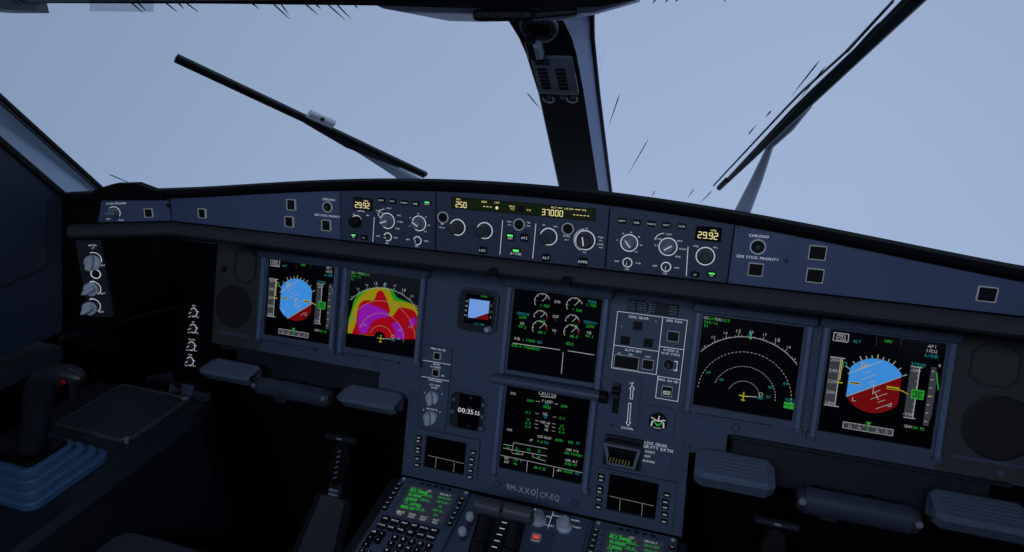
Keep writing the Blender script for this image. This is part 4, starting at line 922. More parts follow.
T = Thing('panel_button', 'small black square button left of the upper left air outlet', 'button', P, (*P.hit(225, 269), 0)); pushbutton(T, *P.hit(225, 269), .010, .012, 0, False)
# dark strip with four outlined knobs, left of the left loudspeaker
Z = P.zoom(160, 290, 4.6, 0); T = Thing('light_dimmer_strip', 'black strip with four white outlined knobs left of the left loudspeaker', 'control panel', P, (-.80, -.10, 0))
b = MB(); b.box(-.86, -.235, -.02, -.765, .10, 0, MATTE, .003)
for i, (x, y) in enumerate(((155, 103), (152, 177), (145, 258), (138, 328))):
    u, v = Z(x, y); b.ring(u, v, .0095, .0016, 0, INK, 24); b.text(('PFD', 'ND', 'FLOOD', 'MAP')[i], u, v + .0145, .0036, .0004, INK); b.text('OFF', u - .010, v - .011, .0028, .0004, INK); b.text('BRT', u + .0125, v - .009, .0028, .0004, INK)
    b.line((u + .008, v + .003), (u + .014, v + .003), .0014, .0004, INK)
T.part('faceplate', b)
for i, (x, y) in enumerate(((155, 103), (152, 177), (145, 258), (138, 328))): knob(T, *Z(x, y), .0072, .010, 0, DGREY, 215, False)
# ================================================================== PEDESTAL
b = MB(); b.box(-.300, -.75, -.50, .285, .0, -.004, DARK, .006); b.box(-.145, -.74, -.006, .115, -.004, -.0005, NAVY, .001)
T = Thing('centre_pedestal', 'dark blue centre pedestal running back from the instrument panel between the seats', 'pedestal', D, (0, -.3, -.4)); T.part('body', b)
def mcdu(label, cu, vt):
    w = .0735; T = Thing('control_display_unit', label, 'keypad unit', D, (cu, vt - .12, 0)); b = MB()
    b.prism(rrect(cu - w, vt - .235, cu + w, vt, .004, 3), 0, .010, NAVY, .002); b.frame(rrect(cu - .052, vt - .100, cu + .056, vt - .014, .004, 3), rrect(cu - .047, vt - .096, cu + .051, vt - .018, .003, 3), .010, .0125, RAIL)
    for i in range(5): u = cu - .026 + i * .0145; b.flat(rrect(u - .004, vt - .0105, u + .004, vt - .0060, .0005, 2), .0103, BLACK)
    for s_ in (-1, 1): b.lathe(cu + s_ * .066, vt - .007, [(.0035, .010), (.003, .0115)], LGREY, 12)
    for i in range(6): v = vt - .024 - i * .0125; b.line((cu - .060, v - .004), (cu - .054, v + .003), .002, .0103, INKP)
    T.part('case', b)
    s0, s1, t0, t1 = cu - .047, cu + .051, vt - .096, vt - .018
    b = MB(); b.flat(rrect(s0, t0, s1, t1, .003, 3), .0106, MSCR); sp = T.part('screen', b); b = MB(); n = .0109
    W = s1 - s0; H = t1 - t0; X = lambda x: s0 + W * x; Y = lambda y: t1 - H * y
    for i, t in enumerate(('KUL/WMKK', '5L0830', '12000', '-1.2/M56', '080/37')): b.text(t, X(.07), Y(.16 + i * .135), .0072, n, GRN, 'l', adv=.64, bold=.12)
    for i, t in enumerate(('TAKE OFF', 'CLB', 'CRZ')): b.text(t, X(.06), Y(.09 + i * .40), .0042, n, WHT if i == 2 else GRN, 'l', adv=.65)
    b.text('UTC', X(.44), Y(.07), .0046, n, WHT, adv=.7); b.text('SPD/ALT', X(.78), Y(.07), .0046, n, WHT, adv=.7)
    for i, t in enumerate(('08:35', '08:42', None, '09:10')):
        if t: b.text(t, X(.46), Y(.20 + i * .15), .0046, n, GRN, adv=.65); b.line((X(.34), Y(.245 + i * .15)), (X(.58), Y(.245 + i * .15)), .0010, n, GRN)
    for i, t in enumerate(('250/FL370', '.82/FL370', '.82', '280/120', '210')): b.text(t, X(.80), Y(.18 + i * .135), .0046, n, GRN, adv=.62)
    for i, t in enumerate(('ERASE', 'WIND', 'DEST', 'INIT')): b.text(t, X(.14 + i * .24), Y(.86), .0046, n, WHT, adv=.68); b.text(('RTE', 'DATA', 'NEXT', 'REQ')[i], X(.14 + i * .24), Y(.935), .0042, n, WHT, adv=.68)
    T.part('screen_text', b, sp)
    def key(u, v, w_, h_, t, th=.0042):
        q = MB(); q.box(u - w_ / 2, v - h_ / 2, .009, u + w_ / 2, v + h_ / 2, .0145, BLACK, .001); q.text(t, u, v, th, .0147, INK); T.part('key', q)
    for s_, x in ((-1, cu - .0665), (1, cu + .0655)):
        for i in range(6):
            v = vt - .026 - i * .0122; q = MB(); q.box(x - .0050, v - .0036, .009, x + .0050, v + .0036, .0145, BLACK, .001); q.flat(rrect(x - .003, v - .0008, x + .003, v + .0008, .0002, 1), .0147, INKB); T.part('line_key', q)
    for r_ in range(2):
        for i, t in enumerate((('DIR', 'PROG', 'PERF', 'INIT', 'DATA', 'BRT'), ('F-PLN', 'RAD', 'FUEL', 'SEC', 'ATC', 'MENU'))[r_]): key(cu - .052 + i * .0195, vt - .110 - r_ * .0155, .0165, .0115, t, .0034)
    for i, t in enumerate(('AIR', '<', '^', '>', 'v')): key(cu - .058 + (i % 2) * .0155, vt - .143 - (i // 2) * .0140, .013, .0105, t, .0038)
    for i, t in enumerate('123456789.0-'): key(cu - .058 + (i % 3) * .0125, vt - .186 - (i // 3) * .0125, .0095, .0095, t)
    for i, t in enumerate('ABCDEFGHIJKLMNOPQRSTUVWXYZ/'): key(cu - .016 + (i % 5) * .0165, vt - .143 - (i // 5) * .0145, .012, .0105, t)
MSCR = mat('keypad screen glass', (.03, .035, .05), .3, emit=(.03, .037, .055), es=.45)
mc = D.hit(437, 481.5, .010); mcdu('pedestal keypad with green lettered screen left of the black thrust levers', mc[0], D.hit(437, 483, .010)[1] - .001)
mc = D.hit(636, 527, .010); mcdu('pedestal keypad with green lettered screen right of the two wing knobs', mc[0], D.hit(636, 528, .010)[1] - .001)
# small side knobs and engine selectors
T = Thing('engine_start_panel', 'navy pedestal panel with two large light grey wing knobs and a lit red square', 'control panel', D, (*D.hit(552, 522), 0))
p0 = D.hit(518, 500, 0); p1 = D.hit(585, 545, 0); b = MB(); u0, u1 = .002, .108; vt = -.006; b.box(u0, -.16, -.002, u1, vt, .003, NAVY, .0008); n = .0033
ZD = D.zoom(380, 390, 3.407, .003)
b.text('ENG START', Z_ := ZD(510, 396)[0], vt - .006, .0045, n, INK); q = ZD(582, 440); b.line((q[0], q[1] - .022), (q[0], q[1] + .018), .0008, n, INK)
for p_, t in (((500, 440), 'NORM'), ((575, 432), 'IGN'), ((577, 462), 'START'), ((605, 430), 'CRANK'), ((665, 445), 'NORM'), ((668, 468), 'START')): b.text(t, *ZD(*p_), .0036, n, INK)
b.lathe(*ZD(588, 494), [(.003, .003), (.0025, .005)], DGREY, 12); T.part('faceplate', b)
for p_ in ((540, 446), (628, 468)):
    u, v = ZD(*p_); kb = MB(); kb.lathe(u, v, [(.0145, .003), (.0145, .007), (.0105, .010), (.0100, .022), (.0080, .025)], LGREY, 24); kb.prism(rrect(u - .0145, v - .0035, u + .002, v + .0035, .002, 3), .007, .020, LGREY, .002); T.part('knob', kb)
u, v = ZD(532, 505); pb_ = pushbutton(T, u, v, .014, .013, .003); q = MB(); q.flat(rrect(u - .0055, v - .004, u + .0055, v + .004, .0004, 1), .0063, REDL); T.part('red_legend', q, pb_)
for i, (p_, lab) in enumerate((((308, 452), 'round light grey pedestal knob nearer the instrument panel, left of the black levers'), ((283, 503), 'round light grey pedestal knob nearer the seats, left of the black levers'))):
    u, v = ZD(*p_); T = Thing('round_knob', lab, 'knob', D, (u, v, 0)); b = MB(); b.lathe(u, v, [(.0055, 0), (.0050, .014)], DGREY, 16); T.part('shaft', b); b = MB(); b.lathe(u, v, [(.0062, .012), (.0080, .015), (.0082, .021), (.0062, .0255), (.003, .0265)], LGREY, 24); T.part('cap', b)
# thrust levers
def lever(label, px, py):
    g = hit(px, py, 1, -.27); T = Thing('thrust_lever', label, 'lever', WORLD, tuple(g)); b = MB()
    x = g[0]; base = np.array((x - .004, g[1] - .105, -.335))
    prof = [np.array((x, g[1] + .002, g[2] - .006)), np.array((x - .001, g[1] - .035, g[2] - .040)), np.array((x - .002, g[1] - .075, g[2] - .085)), base]
    for p_, q_, h0, h1 in zip(prof, prof[1:], (.022, .030, .036), (.030, .036, .040)): b.bar(p_, q_, .024, h0, BLACK, (0, .6, .8), .024, h1)
    T.part('arm', b)
    b = MB(); b.tube([(x - .0235, g[1], g[2]), (x - .0215, g[1], g[2]), (x + .0215, g[1], g[2]), (x + .0235, g[1], g[2])], [.0112, .0134, .0134, .0112], GRIP, 20, up=(0, 0, 1)); T.part('grip', b)
    b = MB(); b.tube([(x + .022, g[1] - .004, g[2] - .004), (x + .0265, g[1] - .004, g[2] - .004)], .0055, DGREY, 14); T.part('disconnect_button', b)
GRIP = mat('lever grip plastic', (.085, .09, .105), .38, noise=.15, scale=60)
lever('left of the two black thrust levers with a horizontal grip', 488, 507)
lever('right of the two black thrust levers with a horizontal grip', 518, 513)
b = MB(); b.box(-.075, -.20, 0, -.004, -.03, .006, DARK, .002)
for i in range(8): b.line((-.044, -.060 - i * .014), (-.034, -.060 - i * .014), .0016, .0063, INK)
T = Thing('lever_quadrant', 'dark slotted quadrant plate with white tick marks under the two thrust levers', 'quadrant', D, (-.04, -.1, 0)); T.part('plate', b)

# ================================================================== UNDER-PANEL HANDLES
def pad(label, c0, c1, n0_, n1_, hgt):
    u0 = P.hit(*c0, n1_)[0]; u1 = P.hit(*c1, n1_)[0]; v = (P.hit(*c0, n1_)[1] + P.hit(*c1, n1_)[1]) / 2
    T = Thing('footrest_pad', label, 'footrest', P, ((u0 + u1) / 2, v, (n0_ + n1_) / 2)); b = MB(); h = hgt
    sec = [(-h, n0_), (h * .9, n0_), (h, n0_ + .004), (h, n0_ + .010), (h * .16, n1_ - .003), (h * .02, n1_), (-h * .2, n1_ - .001), (-h, n1_ - .022)]
    k_ = len(sec); xs = [(u0, .70), (u0 + .003, .78), (u0 + .012, 1), (u1 - .012, 1), (u1 - .003, .78), (u1, .70)]; mn = (n0_ + n1_) / 2
    b.add([(x, v + a * s_, mn + (c - mn) * s_) for x, s_ in xs for a, c in sec], [(i * k_ + j, i * k_ + (j + 1) % k_, (i + 1) * k_ + (j + 1) % k_, (i + 1) * k_ + j) for i in range(5) for j in range(k_)], PADM)
    for i in range(5):
        t = .2 + i * .15; a_, c_ = h + (h * .16 - h) * t, n0_ + .010 + (n1_ - .013 - n0_) * t; b.bar((u0 + .016, v + a_, c_), (u1 - .016, v + a_, c_), .0012, .0010, PADM, (0, 1, 1))
    o = len(b.v) - 6 * k_; b.face([o + j for j in range(k_)], PADM); b.face([o + 5 * k_ + j for j in range(k_)], PADM); T.part('pad', b)
    b = MB(); b.box(u0 + .03, v - h * .5, -.06, u1 - .03, v + h * .3, n0_ + .004, DARK, .002); T.part('bracket', b)
pad('blue grey padded footrest at far left under the leftmost screen', (196, 371), (246, 379), .02, .075, .019)
pad('blue grey padded footrest beside the centre panel under the radar screen', (334, 399), (392, 408), .02, .075, .019)
pad('blue grey padded footrest beside the centre panel under the plain compass screen', (694, 474), (776, 488), .02, .085, .026)
pad('blue grey padded footrest at the right edge under the rightmost screen', (938, 518), (1044, 536), .02, .085, .024)
def tbl(label, c0, c1, n, r):
    a = P.hit(*c0, n); c = P.hit(*c1, n); v = (a[1] + c[1]) / 2; T = Thing('table_handle', label, 'handle', P, ((a[0] + c[0]) / 2, v, n))
    b = MB(); b.tube([(a[0] + .012, v, n), (c[0] - .012, v, n)], r, HND, 10, flat=.8, up=(0, 0, 1)); T.part('grip', b)
    for x, s_ in ((a[0], 1), (c[0], -1)):
        b = MB(); b.tube([(x, v, n), (x + s_ * .004, v, n), (x + s_ * .013, v, n)], [r * .7, r * .86, r * .86], DGREY, 14, up=(0, 0, 1)); b.tube([(x + s_ * .006, v, n + .004), (x + s_ * .006, v + .004, n + r * 1.1)], r * .25, GREY, 8, up=(1, 0, 0)); T.part('end_cap', b)
    for x in (a[0] + .045, c[0] - .045):
        b = MB(); b.bar((x, v - .004, n - .004), (x, v - .012, -.06), .018, .010, DARK, (0, 1, 0)); T.part('arm', b)
    b = MB(); x = (a[0] + c[0]) / 2; b.box(x - .05, v - .03, n - .012, x - .02, v, n - .004, DARK, .003); T.part('catch', b)
HND = mat('handle blue grey', (.06, .072, .11), .5, noise=.12, scale=40)
tbl('dark tubular table handle between the two left footrests', (257, 385), (331, 399), .07, .0185)
tbl('dark tubular table handle between the two right footrests', (796, 499), (919, 521), .07, .0215)

# ================================================================== LEFT SIDE CONSOLE
b = MB(); b.prism([(-1.03, -1.4), (-.695, -1.4), (-.695, -.17), (-.715, -.115), (-1.03, -.115)], -.84, -.206, CONS, .012)
T = Thing('side_console', 'dark side console along the left wall carrying the sidestick and tray', 'console', WORLD, (-.85, -.7, -.85)); T.part('body', b)

q0 = hit(121, 385, 2, -.2); q1 = hit(189, 397, 2, -.2); q2 = hit(127, 441, 2, -.2)
x0, x1, y0, y1 = q0[0], (q1[0] + q2[0]) / 2, q2[1], (q0[1] + q1[1]) / 2
T = Thing('console_tray', 'dark slate tray with a raised rim on the console in front of the sidestick', 'tray', WORLD, ((x0 + x1) / 2, (y0 + y1) / 2, -.206))
b = MB(); b.frame(rrect(x0 - .002, y0 - .002, x1 + .002, y1 + .002, .006, 3), rrect(x0 + .0015, y0 + .0015, x1 - .0015, y1 - .0015, .004, 3), -.206, -.199, TRIM); T.part('rim', b)
b = MB(); b.box(x0, y0, -.2065, x1, y1, -.2035, SLATE, .0005); T.part('mat', b)
for x, y in ((x1 - .004, y0 + .004), (x1 - .004, y1 - .004)):
    b = MB(); b.box(x - .006, y - .006, -.2065, x + .006, y + .006, -.1965, GREY, .002); T.part('corner_clip', b)
# sidestick
cx, cy = -.832, -.404
T = Thing('sidestick', 'black sidestick grip rising from stepped blue bellows at the left edge', 'control stick', WORLD, (cx, cy, -.206))
for h_, z0, z1 in ((.080, -.206, -.193), (.070, -.195, -.181), (.059, -.183, -.169), (.048, -.171, -.157)):
    b = MB(); b.prism(rrect(cx - h_, cy - h_, cx + h_, cy + h_, .022, 6), z0, z1, BEL, .003); T.part('bellows_ring', b)
b = MB(); b.prism(rrect(cx - .038, cy - .038, cx + .038, cy + .038, .010, 5), -.158, -.150, BLACK, .002); T.part('boot_plate', b)
S = lambda x, y, dy=0.0: hit(x, y, 1, cy + dy)
b = MB(); path = [S(32, 454), S(33, 440), S(36, 420), S(38, 402), S(40, 390), S(46, 380), S(56, 374), S(68, 374), S(78, 377), S(83, 379)]
b.tube(path, [(.0225, .022), (.0215, .021), (.0215, .021), (.0235, .022), (.0245, .022), (.0225, .021), (.0195, .020), (.0165, .018), (.0125, .014), (.006, .007)], STK, 20, up=(0, 1, 0)); T.part('grip', b)
b = MB(); hk = [S(75, 380), S(76, 388), S(75, 396), S(72, 402)]; b.tube(hk, [(.006, .012), (.005, .011), (.004, .010), (.002, .006)], STK, 12, up=(0, 1, 0)); T.part('trigger_guard', b)
b = MB(); b.tube([S(47, 372, -.006), S(46, 368.5, -.006)], [(.011, .0075), (.010, .007)], DGREY, 16, up=(0, 1, 0)); T.part('switch_well', b)
b = MB(); p_ = S(64, 382, -.020); b.tube([p_, p_ + np.array((0, -.004, 0))], [.0042, .0036], RED, 14, up=(0, 0, 1)); T.part('button', b, label='red button')
b = MB(); b.tube([S(31, 457), S(31.5, 451)], [(.028, .028), (.0235, .0235)], BLACK, 20, up=(0, 1, 0)); T.part('collar', b)
# little box under the dimmer strip
a = P.hit(152, 375, -.01); c = P.hit(197, 402, -.01); b = MB(); T = Thing('stowage_box', 'small dark open box under the four outlined knobs, behind the console tray', 'box', P, ((a[0] + c[0]) / 2, (a[1] + c[1]) / 2, -.01))
b.frame(rrect(a[0], c[1], c[0] - .03, a[1], .003, 2), rrect(a[0] + .005, c[1] + .005, c[0] - .035, a[1] - .005, .002, 2), -.05, .006, DARK); b.flat(rrect(a[0], c[1], c[0] - .03, a[1], .003, 2), -.04, BLACK); T.part('body', b)
b = MB(); b.box(c[0] - .03, c[1] - .008, -.05, c[0], a[1], .008, NAVY, .002); T.part('end_block', b)
b = MB(); u = a[0] + (c[0] - a[0]) * .45; b.box(u - .002, c[1] + .006, -.03, u + .002, a[1] - .01, -.005, GREY, .0005); T.part('divider', b)

# ================================================================== PEDALS AND SEAT
def pedal(label, x, z, y=-.06, txt=True):
    T = Thing('rudder_pedal', label, 'pedal', WORLD, (x, y, z - .12)); F = Frame((x, y, z), (1, 0, 0), (0, .45, .89)); M = F.mat().inverted() if 0 else None
    W = lambda L: L
    def put(mb): mb.v = [tuple(F.w(*v)) for v in mb.v]; return mb
    b = MB(); b.prism(ell(0, -.025, .024, .048, 28), -.012, .004, BLACK, .004)
    if txt:
        for i in range(6): b.line((-.004, -.055 + i * .011), (.004, -.051 + i * .011), .0022, .0043, INKP)
    T.part('tread', put(b))
    b = MB(); b.box(-.038, .022, -.012, .038, .036, .012, DARK, .004); b.line((-.006, .029), (.006, .029), .004, .0124, INKP); T.part('toe_bar', put(b))
    b = MB(); b.box(-.016, -.11, -.02, .016, -.06, .002, DARK, .004)
    for i in range(3): b.flat(rrect(-.011, -.082 - i * .009, .011, -.077 - i * .009, .001, 1), .0024, INKP)
    T.part('adjuster', put(b))
    b = MB(); b.bar((x, y - .03, z - .09), (x + (-.03), y - .22, z - .36), .075, .05, DARK, (0, .8, .6), .15, .08); T.part('housing', b)
pp = hit(340, 452, 1, -.08); pedal('black rudder pedal with white marks below the footrest left of the pedestal', pp[0], pp[2], -.08)
pp = hit(775, 540, 1, -.08); pedal('dark rudder pedal under the footrest right of the pedestal', pp[0], pp[2], -.08, False)
T = Thing('pilot_seat', 'dark ribbed seat cushion at the bottom left corner beside the console', 'seat', WORLD, (-.52, -.64, -.85)); b = MB()
b.prism(rrect(-.688, -.86, -.335, -.385, .05, 8), -.37, -.285, SEATM, .02)
for i in range(10): x = -.64 + i * .03; b.tube([(x, -.83, -.286), (x, -.415, -.286)], .009, SEATM, 8, flat=.6)
T.part('cushion', b)
b = MB(); b.box(-.64, -.82, -.85, -.38, -.46, -.37, DARK, .02); T.part('base', b)
# ================================================================== WINDSCREEN, PILLAR, WIPERS
dn = np.array([0, -.32, .323]); dn /= np.linalg.norm(dn); nn = np.array([0, .7104, .7038])
GO = np.array([0, .2, .234]) + nn * .06
def glass(sg):
    return Frame(GO, (sg, -.45, 0), dn)
GL, GR = glass(-1), glass(1)       # GL: n points outwards; GR: n points inwards
def pane(name, F, sg):
    out = 1 if sg < 0 else -1; b = MB(); b.prism([(.02, -.16), (1.02, -.16), (.985, .20), (.93, .42), (.10, .42), (.02, .30)], 0, out * .012, GLASS)
    return struct_at(name, b, F)
def struct_at(name, b, F):
    b.v = [tuple(F.w(*v)) for v in b.v]; return struct(name, b)
m = bpy.data.materials.new('windscreen glass'); m.use_nodes = True; nt = m.node_tree; nt.nodes.clear()
o_ = nt.nodes.new('ShaderNodeOutputMaterial'); tr = nt.nodes.new('ShaderNodeBsdfTransparent'); gl = nt.nodes.new('ShaderNodeBsdfGlossy'); mx = nt.nodes.new('ShaderNodeMixShader'); lw = nt.nodes.new('ShaderNodeFresnel')
tr.inputs[0].default_value = (.985, .99, 1, 1); gl.inputs['Roughness'].default_value = .02; lw.inputs['IOR'].default_value = 1.02
nt.links.new(lw.outputs[0], mx.inputs[0]); nt.links.new(tr.outputs[0], mx.inputs[1]); nt.links.new(gl.outputs[0], mx.inputs[2]); nt.links.new(mx.outputs[0], o_.inputs[0])
GLASS = m
pane('window_1', GL, -1); pane('window_2', GR, 1)
# centre pillar: dark face towards the cabin, blue side towards the right windscreen
PF = Frame((0, .2, .234), (1, 0, 0), dn)      # inner face
pl = [PF.hit(*q) for q in ((561, 191), (539.3, 94), (526.7, 54), (519.4, 38), (508, 20))]
pr = [PF.hit(*q) for q in ((598.6, 191), (584, 94), (576.5, 54), (572, 38), (563, 20))]
go = [GR.hit(*q) for q in ((610.5, 191), (598.2, 94), (594, 54), (592.4, 38), (592, 20))]
gl_ = [GL.hit(*q) for q in ((559.5, 191), (538.5, 94), (526, 54), (519, 38), (508, 20))]
ext = lambda L, i, j, t: (L[i][0] + (L[i][0] - L[j][0]) * t, L[i][1] + (L[i][1] - L[j][1]) * t)
rows = []
for L, F in ((pl, PF), (pr, PF), (go, GR), (gl_, GL)):
    LL = [ext(L, 0, 1, .55)] + L + [ext(L, -1, -2, .6)]
    rows.append([F.w(u, v, 0) for u, v in LL])
b = MB(); nr_ = len(rows[0]); ids = []
b.v = [tuple(p_) for r_ in rows for p_ in r_]
for i in range(nr_ - 1):
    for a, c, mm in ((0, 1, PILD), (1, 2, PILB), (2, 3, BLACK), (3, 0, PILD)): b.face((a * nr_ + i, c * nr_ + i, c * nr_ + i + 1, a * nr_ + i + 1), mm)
struct('trim_1', b)
# thin black seal along the blue side
b = MB()
for F, L, t in ((GR, go, .004),):
    LL = [ext(L, 0, 1, .55)] + L + [ext(L, -1, -2, .6)]
    for a, c in zip(LL, LL[1:]): b.bar(F.w(a[0] + .002, a[1], .002), F.w(c[0] + .002, c[1], .002), .006, .006, BLACK, nn)
struct('trim_2', b)
# left window post, between the windscreen and the side wall
XW = -.80
wl = lambda x, y: hit(x, y, 0, XW)
g0 = GL.hit(104, 191); g1 = GL.hit(0, 97); g0e, g1e = ext([g0, g1], 0, 1, .6), ext([g0, g1], 1, 0, 1.2)
w0 = wl(62, 194); w1 = wl(0, 141); w0e = w0 + (w0 - w1) * .5; w1e = w1 + (w1 - w0) * 2.2
A0, A1 = GL.w(*g0e, 0), GL.w(*g1e, 0)
b = MB(); off = np.array((-.06, .03, 0)); vs = [A0, A1, w1e, w0e]; b.add(vs + [v + off for v in vs], [(0, 1, 2, 3), (7, 6, 5, 4), (0, 4, 5, 1), (1, 5, 6, 2), (2, 6, 7, 3), (3, 7, 4, 0)], POST); struct('trim_3', b)
b = MB(); b.bar(A0, A1, .009, .009, BLACK, nn)
i0 = A0 * .88 + w0e * .12; i1 = A1 * .88 + w1e * .12; b.bar(i0 + (.001, -.001, 0), i1 + (.001, -.001, 0), .0035, .004, DARK, nn)
b.bar(w0e, w1e, .010, .012, BLACK, nn); struct('trim_4', b)
# overhead edge and the centre fairing with the folded visor
OF = Frame((0, -.235, .56), (1, 0, 0), (0, 0, 1))
ov = [OF.hit(x, y) for x, y in ((-60, 3.0), (200, 3.5), (369, 5.4), (430, 7.2), (480, 8.2), (560, 7.6), (600, 6.5), (634, 0))]
b = MB(); top_ = [(ov[-1][0] + .05, .35), (-.95, .35)]; b.prism([(-.95, ov[0][1])] + ov[1:] + top_, .0, -.02, MATTE); struct_at('trim_5', b, OF)
FF = Frame((0, -.205, .56), (1, 0, 0), (0, 0, 1))
fp = [FF.hit(x, y) for x, y in ((372, 3), (383, 8.5), (415, 14.5), (449, 21), (480, 21.8), (556, 20.5), (585, 15), (612, 7.5), (634, 1), (640, -14), (372, -14))]
b = MB(); b.prism(fp, 0, -.05, FAIR, .0); struct_at('trim_6', b, FF)
V = FF.zoom(440, 0, 2.76, .02)
T = Thing('sun_visor', 'black folded sun visor roller at the top of the centre pillar', 'sun visor', FF, (*V(135, 45), 0))
a, c = V(88, 38), V(262, 44); vm_ = (a[1] + c[1]) / 2
b = MB(); b.box(a[0], vm_ - .007, .0, c[0], vm_ + .007, .022, BLACK, .004); T.part('case', b)
b = MB(); b.bar((c[0] - .005, vm_ - .001, .014), (c[0] + .05, vm_ + .004, .012), .007, .008, BLACK, (0, 1, 0)); T.part('arm', b)
for x in (a[0] + .03, c[0] - .02):
    b = MB(); b.lathe(x, vm_, [(.004, .020), (.003, .024)], BLACK, 12); T.part('screw', b)
SB = GL.zoom(0, 0, 2.76, -.03); q = [SB(248, -14), SB(424, -14), SB(425, 27), (SB(250, 25))]
b = MB(); b.prism(q, -.03, -.034, TINT, .0); b.v = [tuple(GL.w(*v)) for v in b.v]; solo('tinted_visor', 'small grey tinted visor edge peeking below the roof above the left windscreen', 'sun visor', b)
# compass and card on the pillar
Zp = PF.zoom(500, 0, 5.017, .004)
T = Thing('standby_compass', 'black standby compass in a ringed holder at the top of the centre pillar', 'compass', PF, (*Zp(185, 165), 0))
c = Zp(196, 130); b = MB(); b.ring(*c, .0255, .004, .003, GREY, 36, h=.006); b.ring(*c, .0195, .0025, .003, DGREY, 36, h=.008); b.flat(ell(*c, .018), .0035, BLACK)
for i in range(7): b.line((c[0] - .014 + i * .0045, c[1] + .004), (c[0] - .011 + i * .0045, c[1] + .010), .0016, .0037, INKP)
T.part('bracket', b)
q0 = Zp(132, 172); q1 = Zp(228, 262); b = MB(); b.box(q0[0], q1[1], .004, q1[0] - .006, q0[1] + .002, .022, BLACK, .003); T.part('body', b)
b = MB(); b.prism([(q1[0] - .009, q1[1] + .004), (q1[0] + .001, q1[1] + .006), (q1[0] + .001, q0[1] - .006), (q1[0] - .009, q0[1] - .001)], .010, .024, GREY, .002); T.part('dial_window', b)
b = MB(); b.tube([(q0[0], q1[1] - .001, .014), (q1[0] - .004, q1[1] - .001, .014)], .0018, GREY, 8, up=(0, 0, 1)); T.part('clip', b)
q = [Zp(152, 290), Zp(362, 288), Zp(392, 468), Zp(196, 462)]; u0 = (q[0][0] + q[3][0]) / 2; u1 = (q[1][0] + q[2][0]) / 2; v0 = (q[2][1] + q[3][1]) / 2; v1 = (q[0][1] + q[1][1]) / 2
T = Thing('compass_card', 'grey deviation card with dark table columns in a holder on the centre pillar', 'card', PF, ((u0 + u1) / 2, (v0 + v1) / 2, 0))
b = MB(); b.box(u0, v0, 0, u1, v1, .004, CARD, .001); W, H = u1 - u0, v1 - v0
for x0_, x1_ in ((.10, .34), (.54, .78)):
    for i in range(6): b.flat(rrect(u0 + W * x0_, v0 + H * (.10 + i * .105), u0 + W * x1_, v0 + H * (.185 + i * .105), .0003, 1), .0043, BLACK)
for i in range(2): b.flat(rrect(u0 + W * .1, v0 + H * (.80 + .09 * i), u0 + W * .45, v0 + H * (.85 + .09 * i), .0003, 1), .0043, BLACK)
T.part('printed_card', b)
b = MB(); b.bar((u1, v0 + .004, .005), (u1, v0 + H * .62, .005), .0028, .004, METAL, (0, 0, 1)); b.bar((u0, v0, .005), (u1, v0, .005), .002, .004, METAL, (0, 0, 1)); T.part('holder', b)
for i, x in enumerate((245, 362)):
    u, v = Zp(x, 492); T = Thing('card_hook', ('small round hook under the pillar card, nearer the left windscreen', 'small round hook under the pillar card, nearer the blue pillar side')[i], 'hook', PF, (u, v, 0))
    b = MB(); b.lathe(u, v, [(.004, 0), (.003, .006)], DGREY, 12); T.part('stem', b); b = MB(); b.tube([(u + .0085 * math.cos(a), v + .0085 * math.sin(a), .006) for a in [math.radians(x_) for x_ in range(170, 400, 20)]], .0016, GREY, 8, up=(0, 0, 1)); T.part('ring', b)
u, v = Zp(316, 488); b = MB(); b.lathe(u, v, [(.006, 0), (.005, .004), (.003, .005)], DGREY, 16); b.v = [tuple(PF.w(*q_)) for q_ in b.v]; solo('pillar_stud', 'small round stud between the two hooks under the pillar card', 'stud', b)

# wipers, outside the glass
def wiper(label, F, out, base):
    n = out * .03; T = Thing('windscreen_wiper', label, 'wiper', WORLD, tuple(F.w(*F.hit(*base, n), n))); W = lambda q_, dn_=0: F.w(*F.hit(*q_, n + out * dn_), n + out * dn_)
    def bar(name, segs, m, th=.010):
        b = MB()
        for (p_, w_, q_, w2, dn_) in segs: b.bar(W(p_, dn_), W(q_, dn_), w_, th, m, F.N, w2, th)
        T.part(name, b)
    return bar
bar = wiper('black wiper with light clip lying across the left windscreen down to the glareshield', GL, 1, (412, 183))
bar('blade', [((176, 58), .0165, (425, 175), .0165, 0)], WIPE)
bar('wiping_strip', [((176, 58), .006, (424, 175), .006, -.009)], MATTE, .008)
bar('arm', [((308, 121), .008, (352, 145), .018, .014), ((350, 144), .012, (388, 166), .024, .016), ((388, 166), .024, (419, 185), .036, .016)], WIPG, .012)
bar('spring_cover', [((306, 120.5), .012, (350, 143.5), .026, .004), ((348, 142.5), .026, (400, 165), .014, .004)], WIPE, .010)
bar('blade_clip', [((309, 113.5), .018, (333.5, 124.5), .018, -.012)], LGREY, .010)
bar('clip_pin', [((321, 118.6), .008, (323.5, 119.8), .008, -.018)], BLACK, .004)
bar = wiper('black wiper slanting up across the right windscreen with a grey arm', GR, -1, (741, 214))
bar('blade', [((729, 180), .004, (800, 110), .013, 0), ((800, 110), .013, (928, -12), .016, 0)], WIPE)
bar('wiping_strip', [((720, 187), .0040, (793, 109), .0040, -.004), ((793, 109), .0040, (812.5, 90), .0035, -.004), ((812.5, 90), .0035, (862, 43), .0030, -.004), ((713.6, 185.5), .0022, (785, 109), .0028, -.008), ((785, 109), .0028, (803, 90.5), .0028, -.008), ((803, 90.5), .0028, (848, 50), .0028, -.008), ((847, 51), .0038, (893, 1), .0028, -.008), ((859, 46), .0036, (910, -6), .0042, -.006)], WIPE, .004)
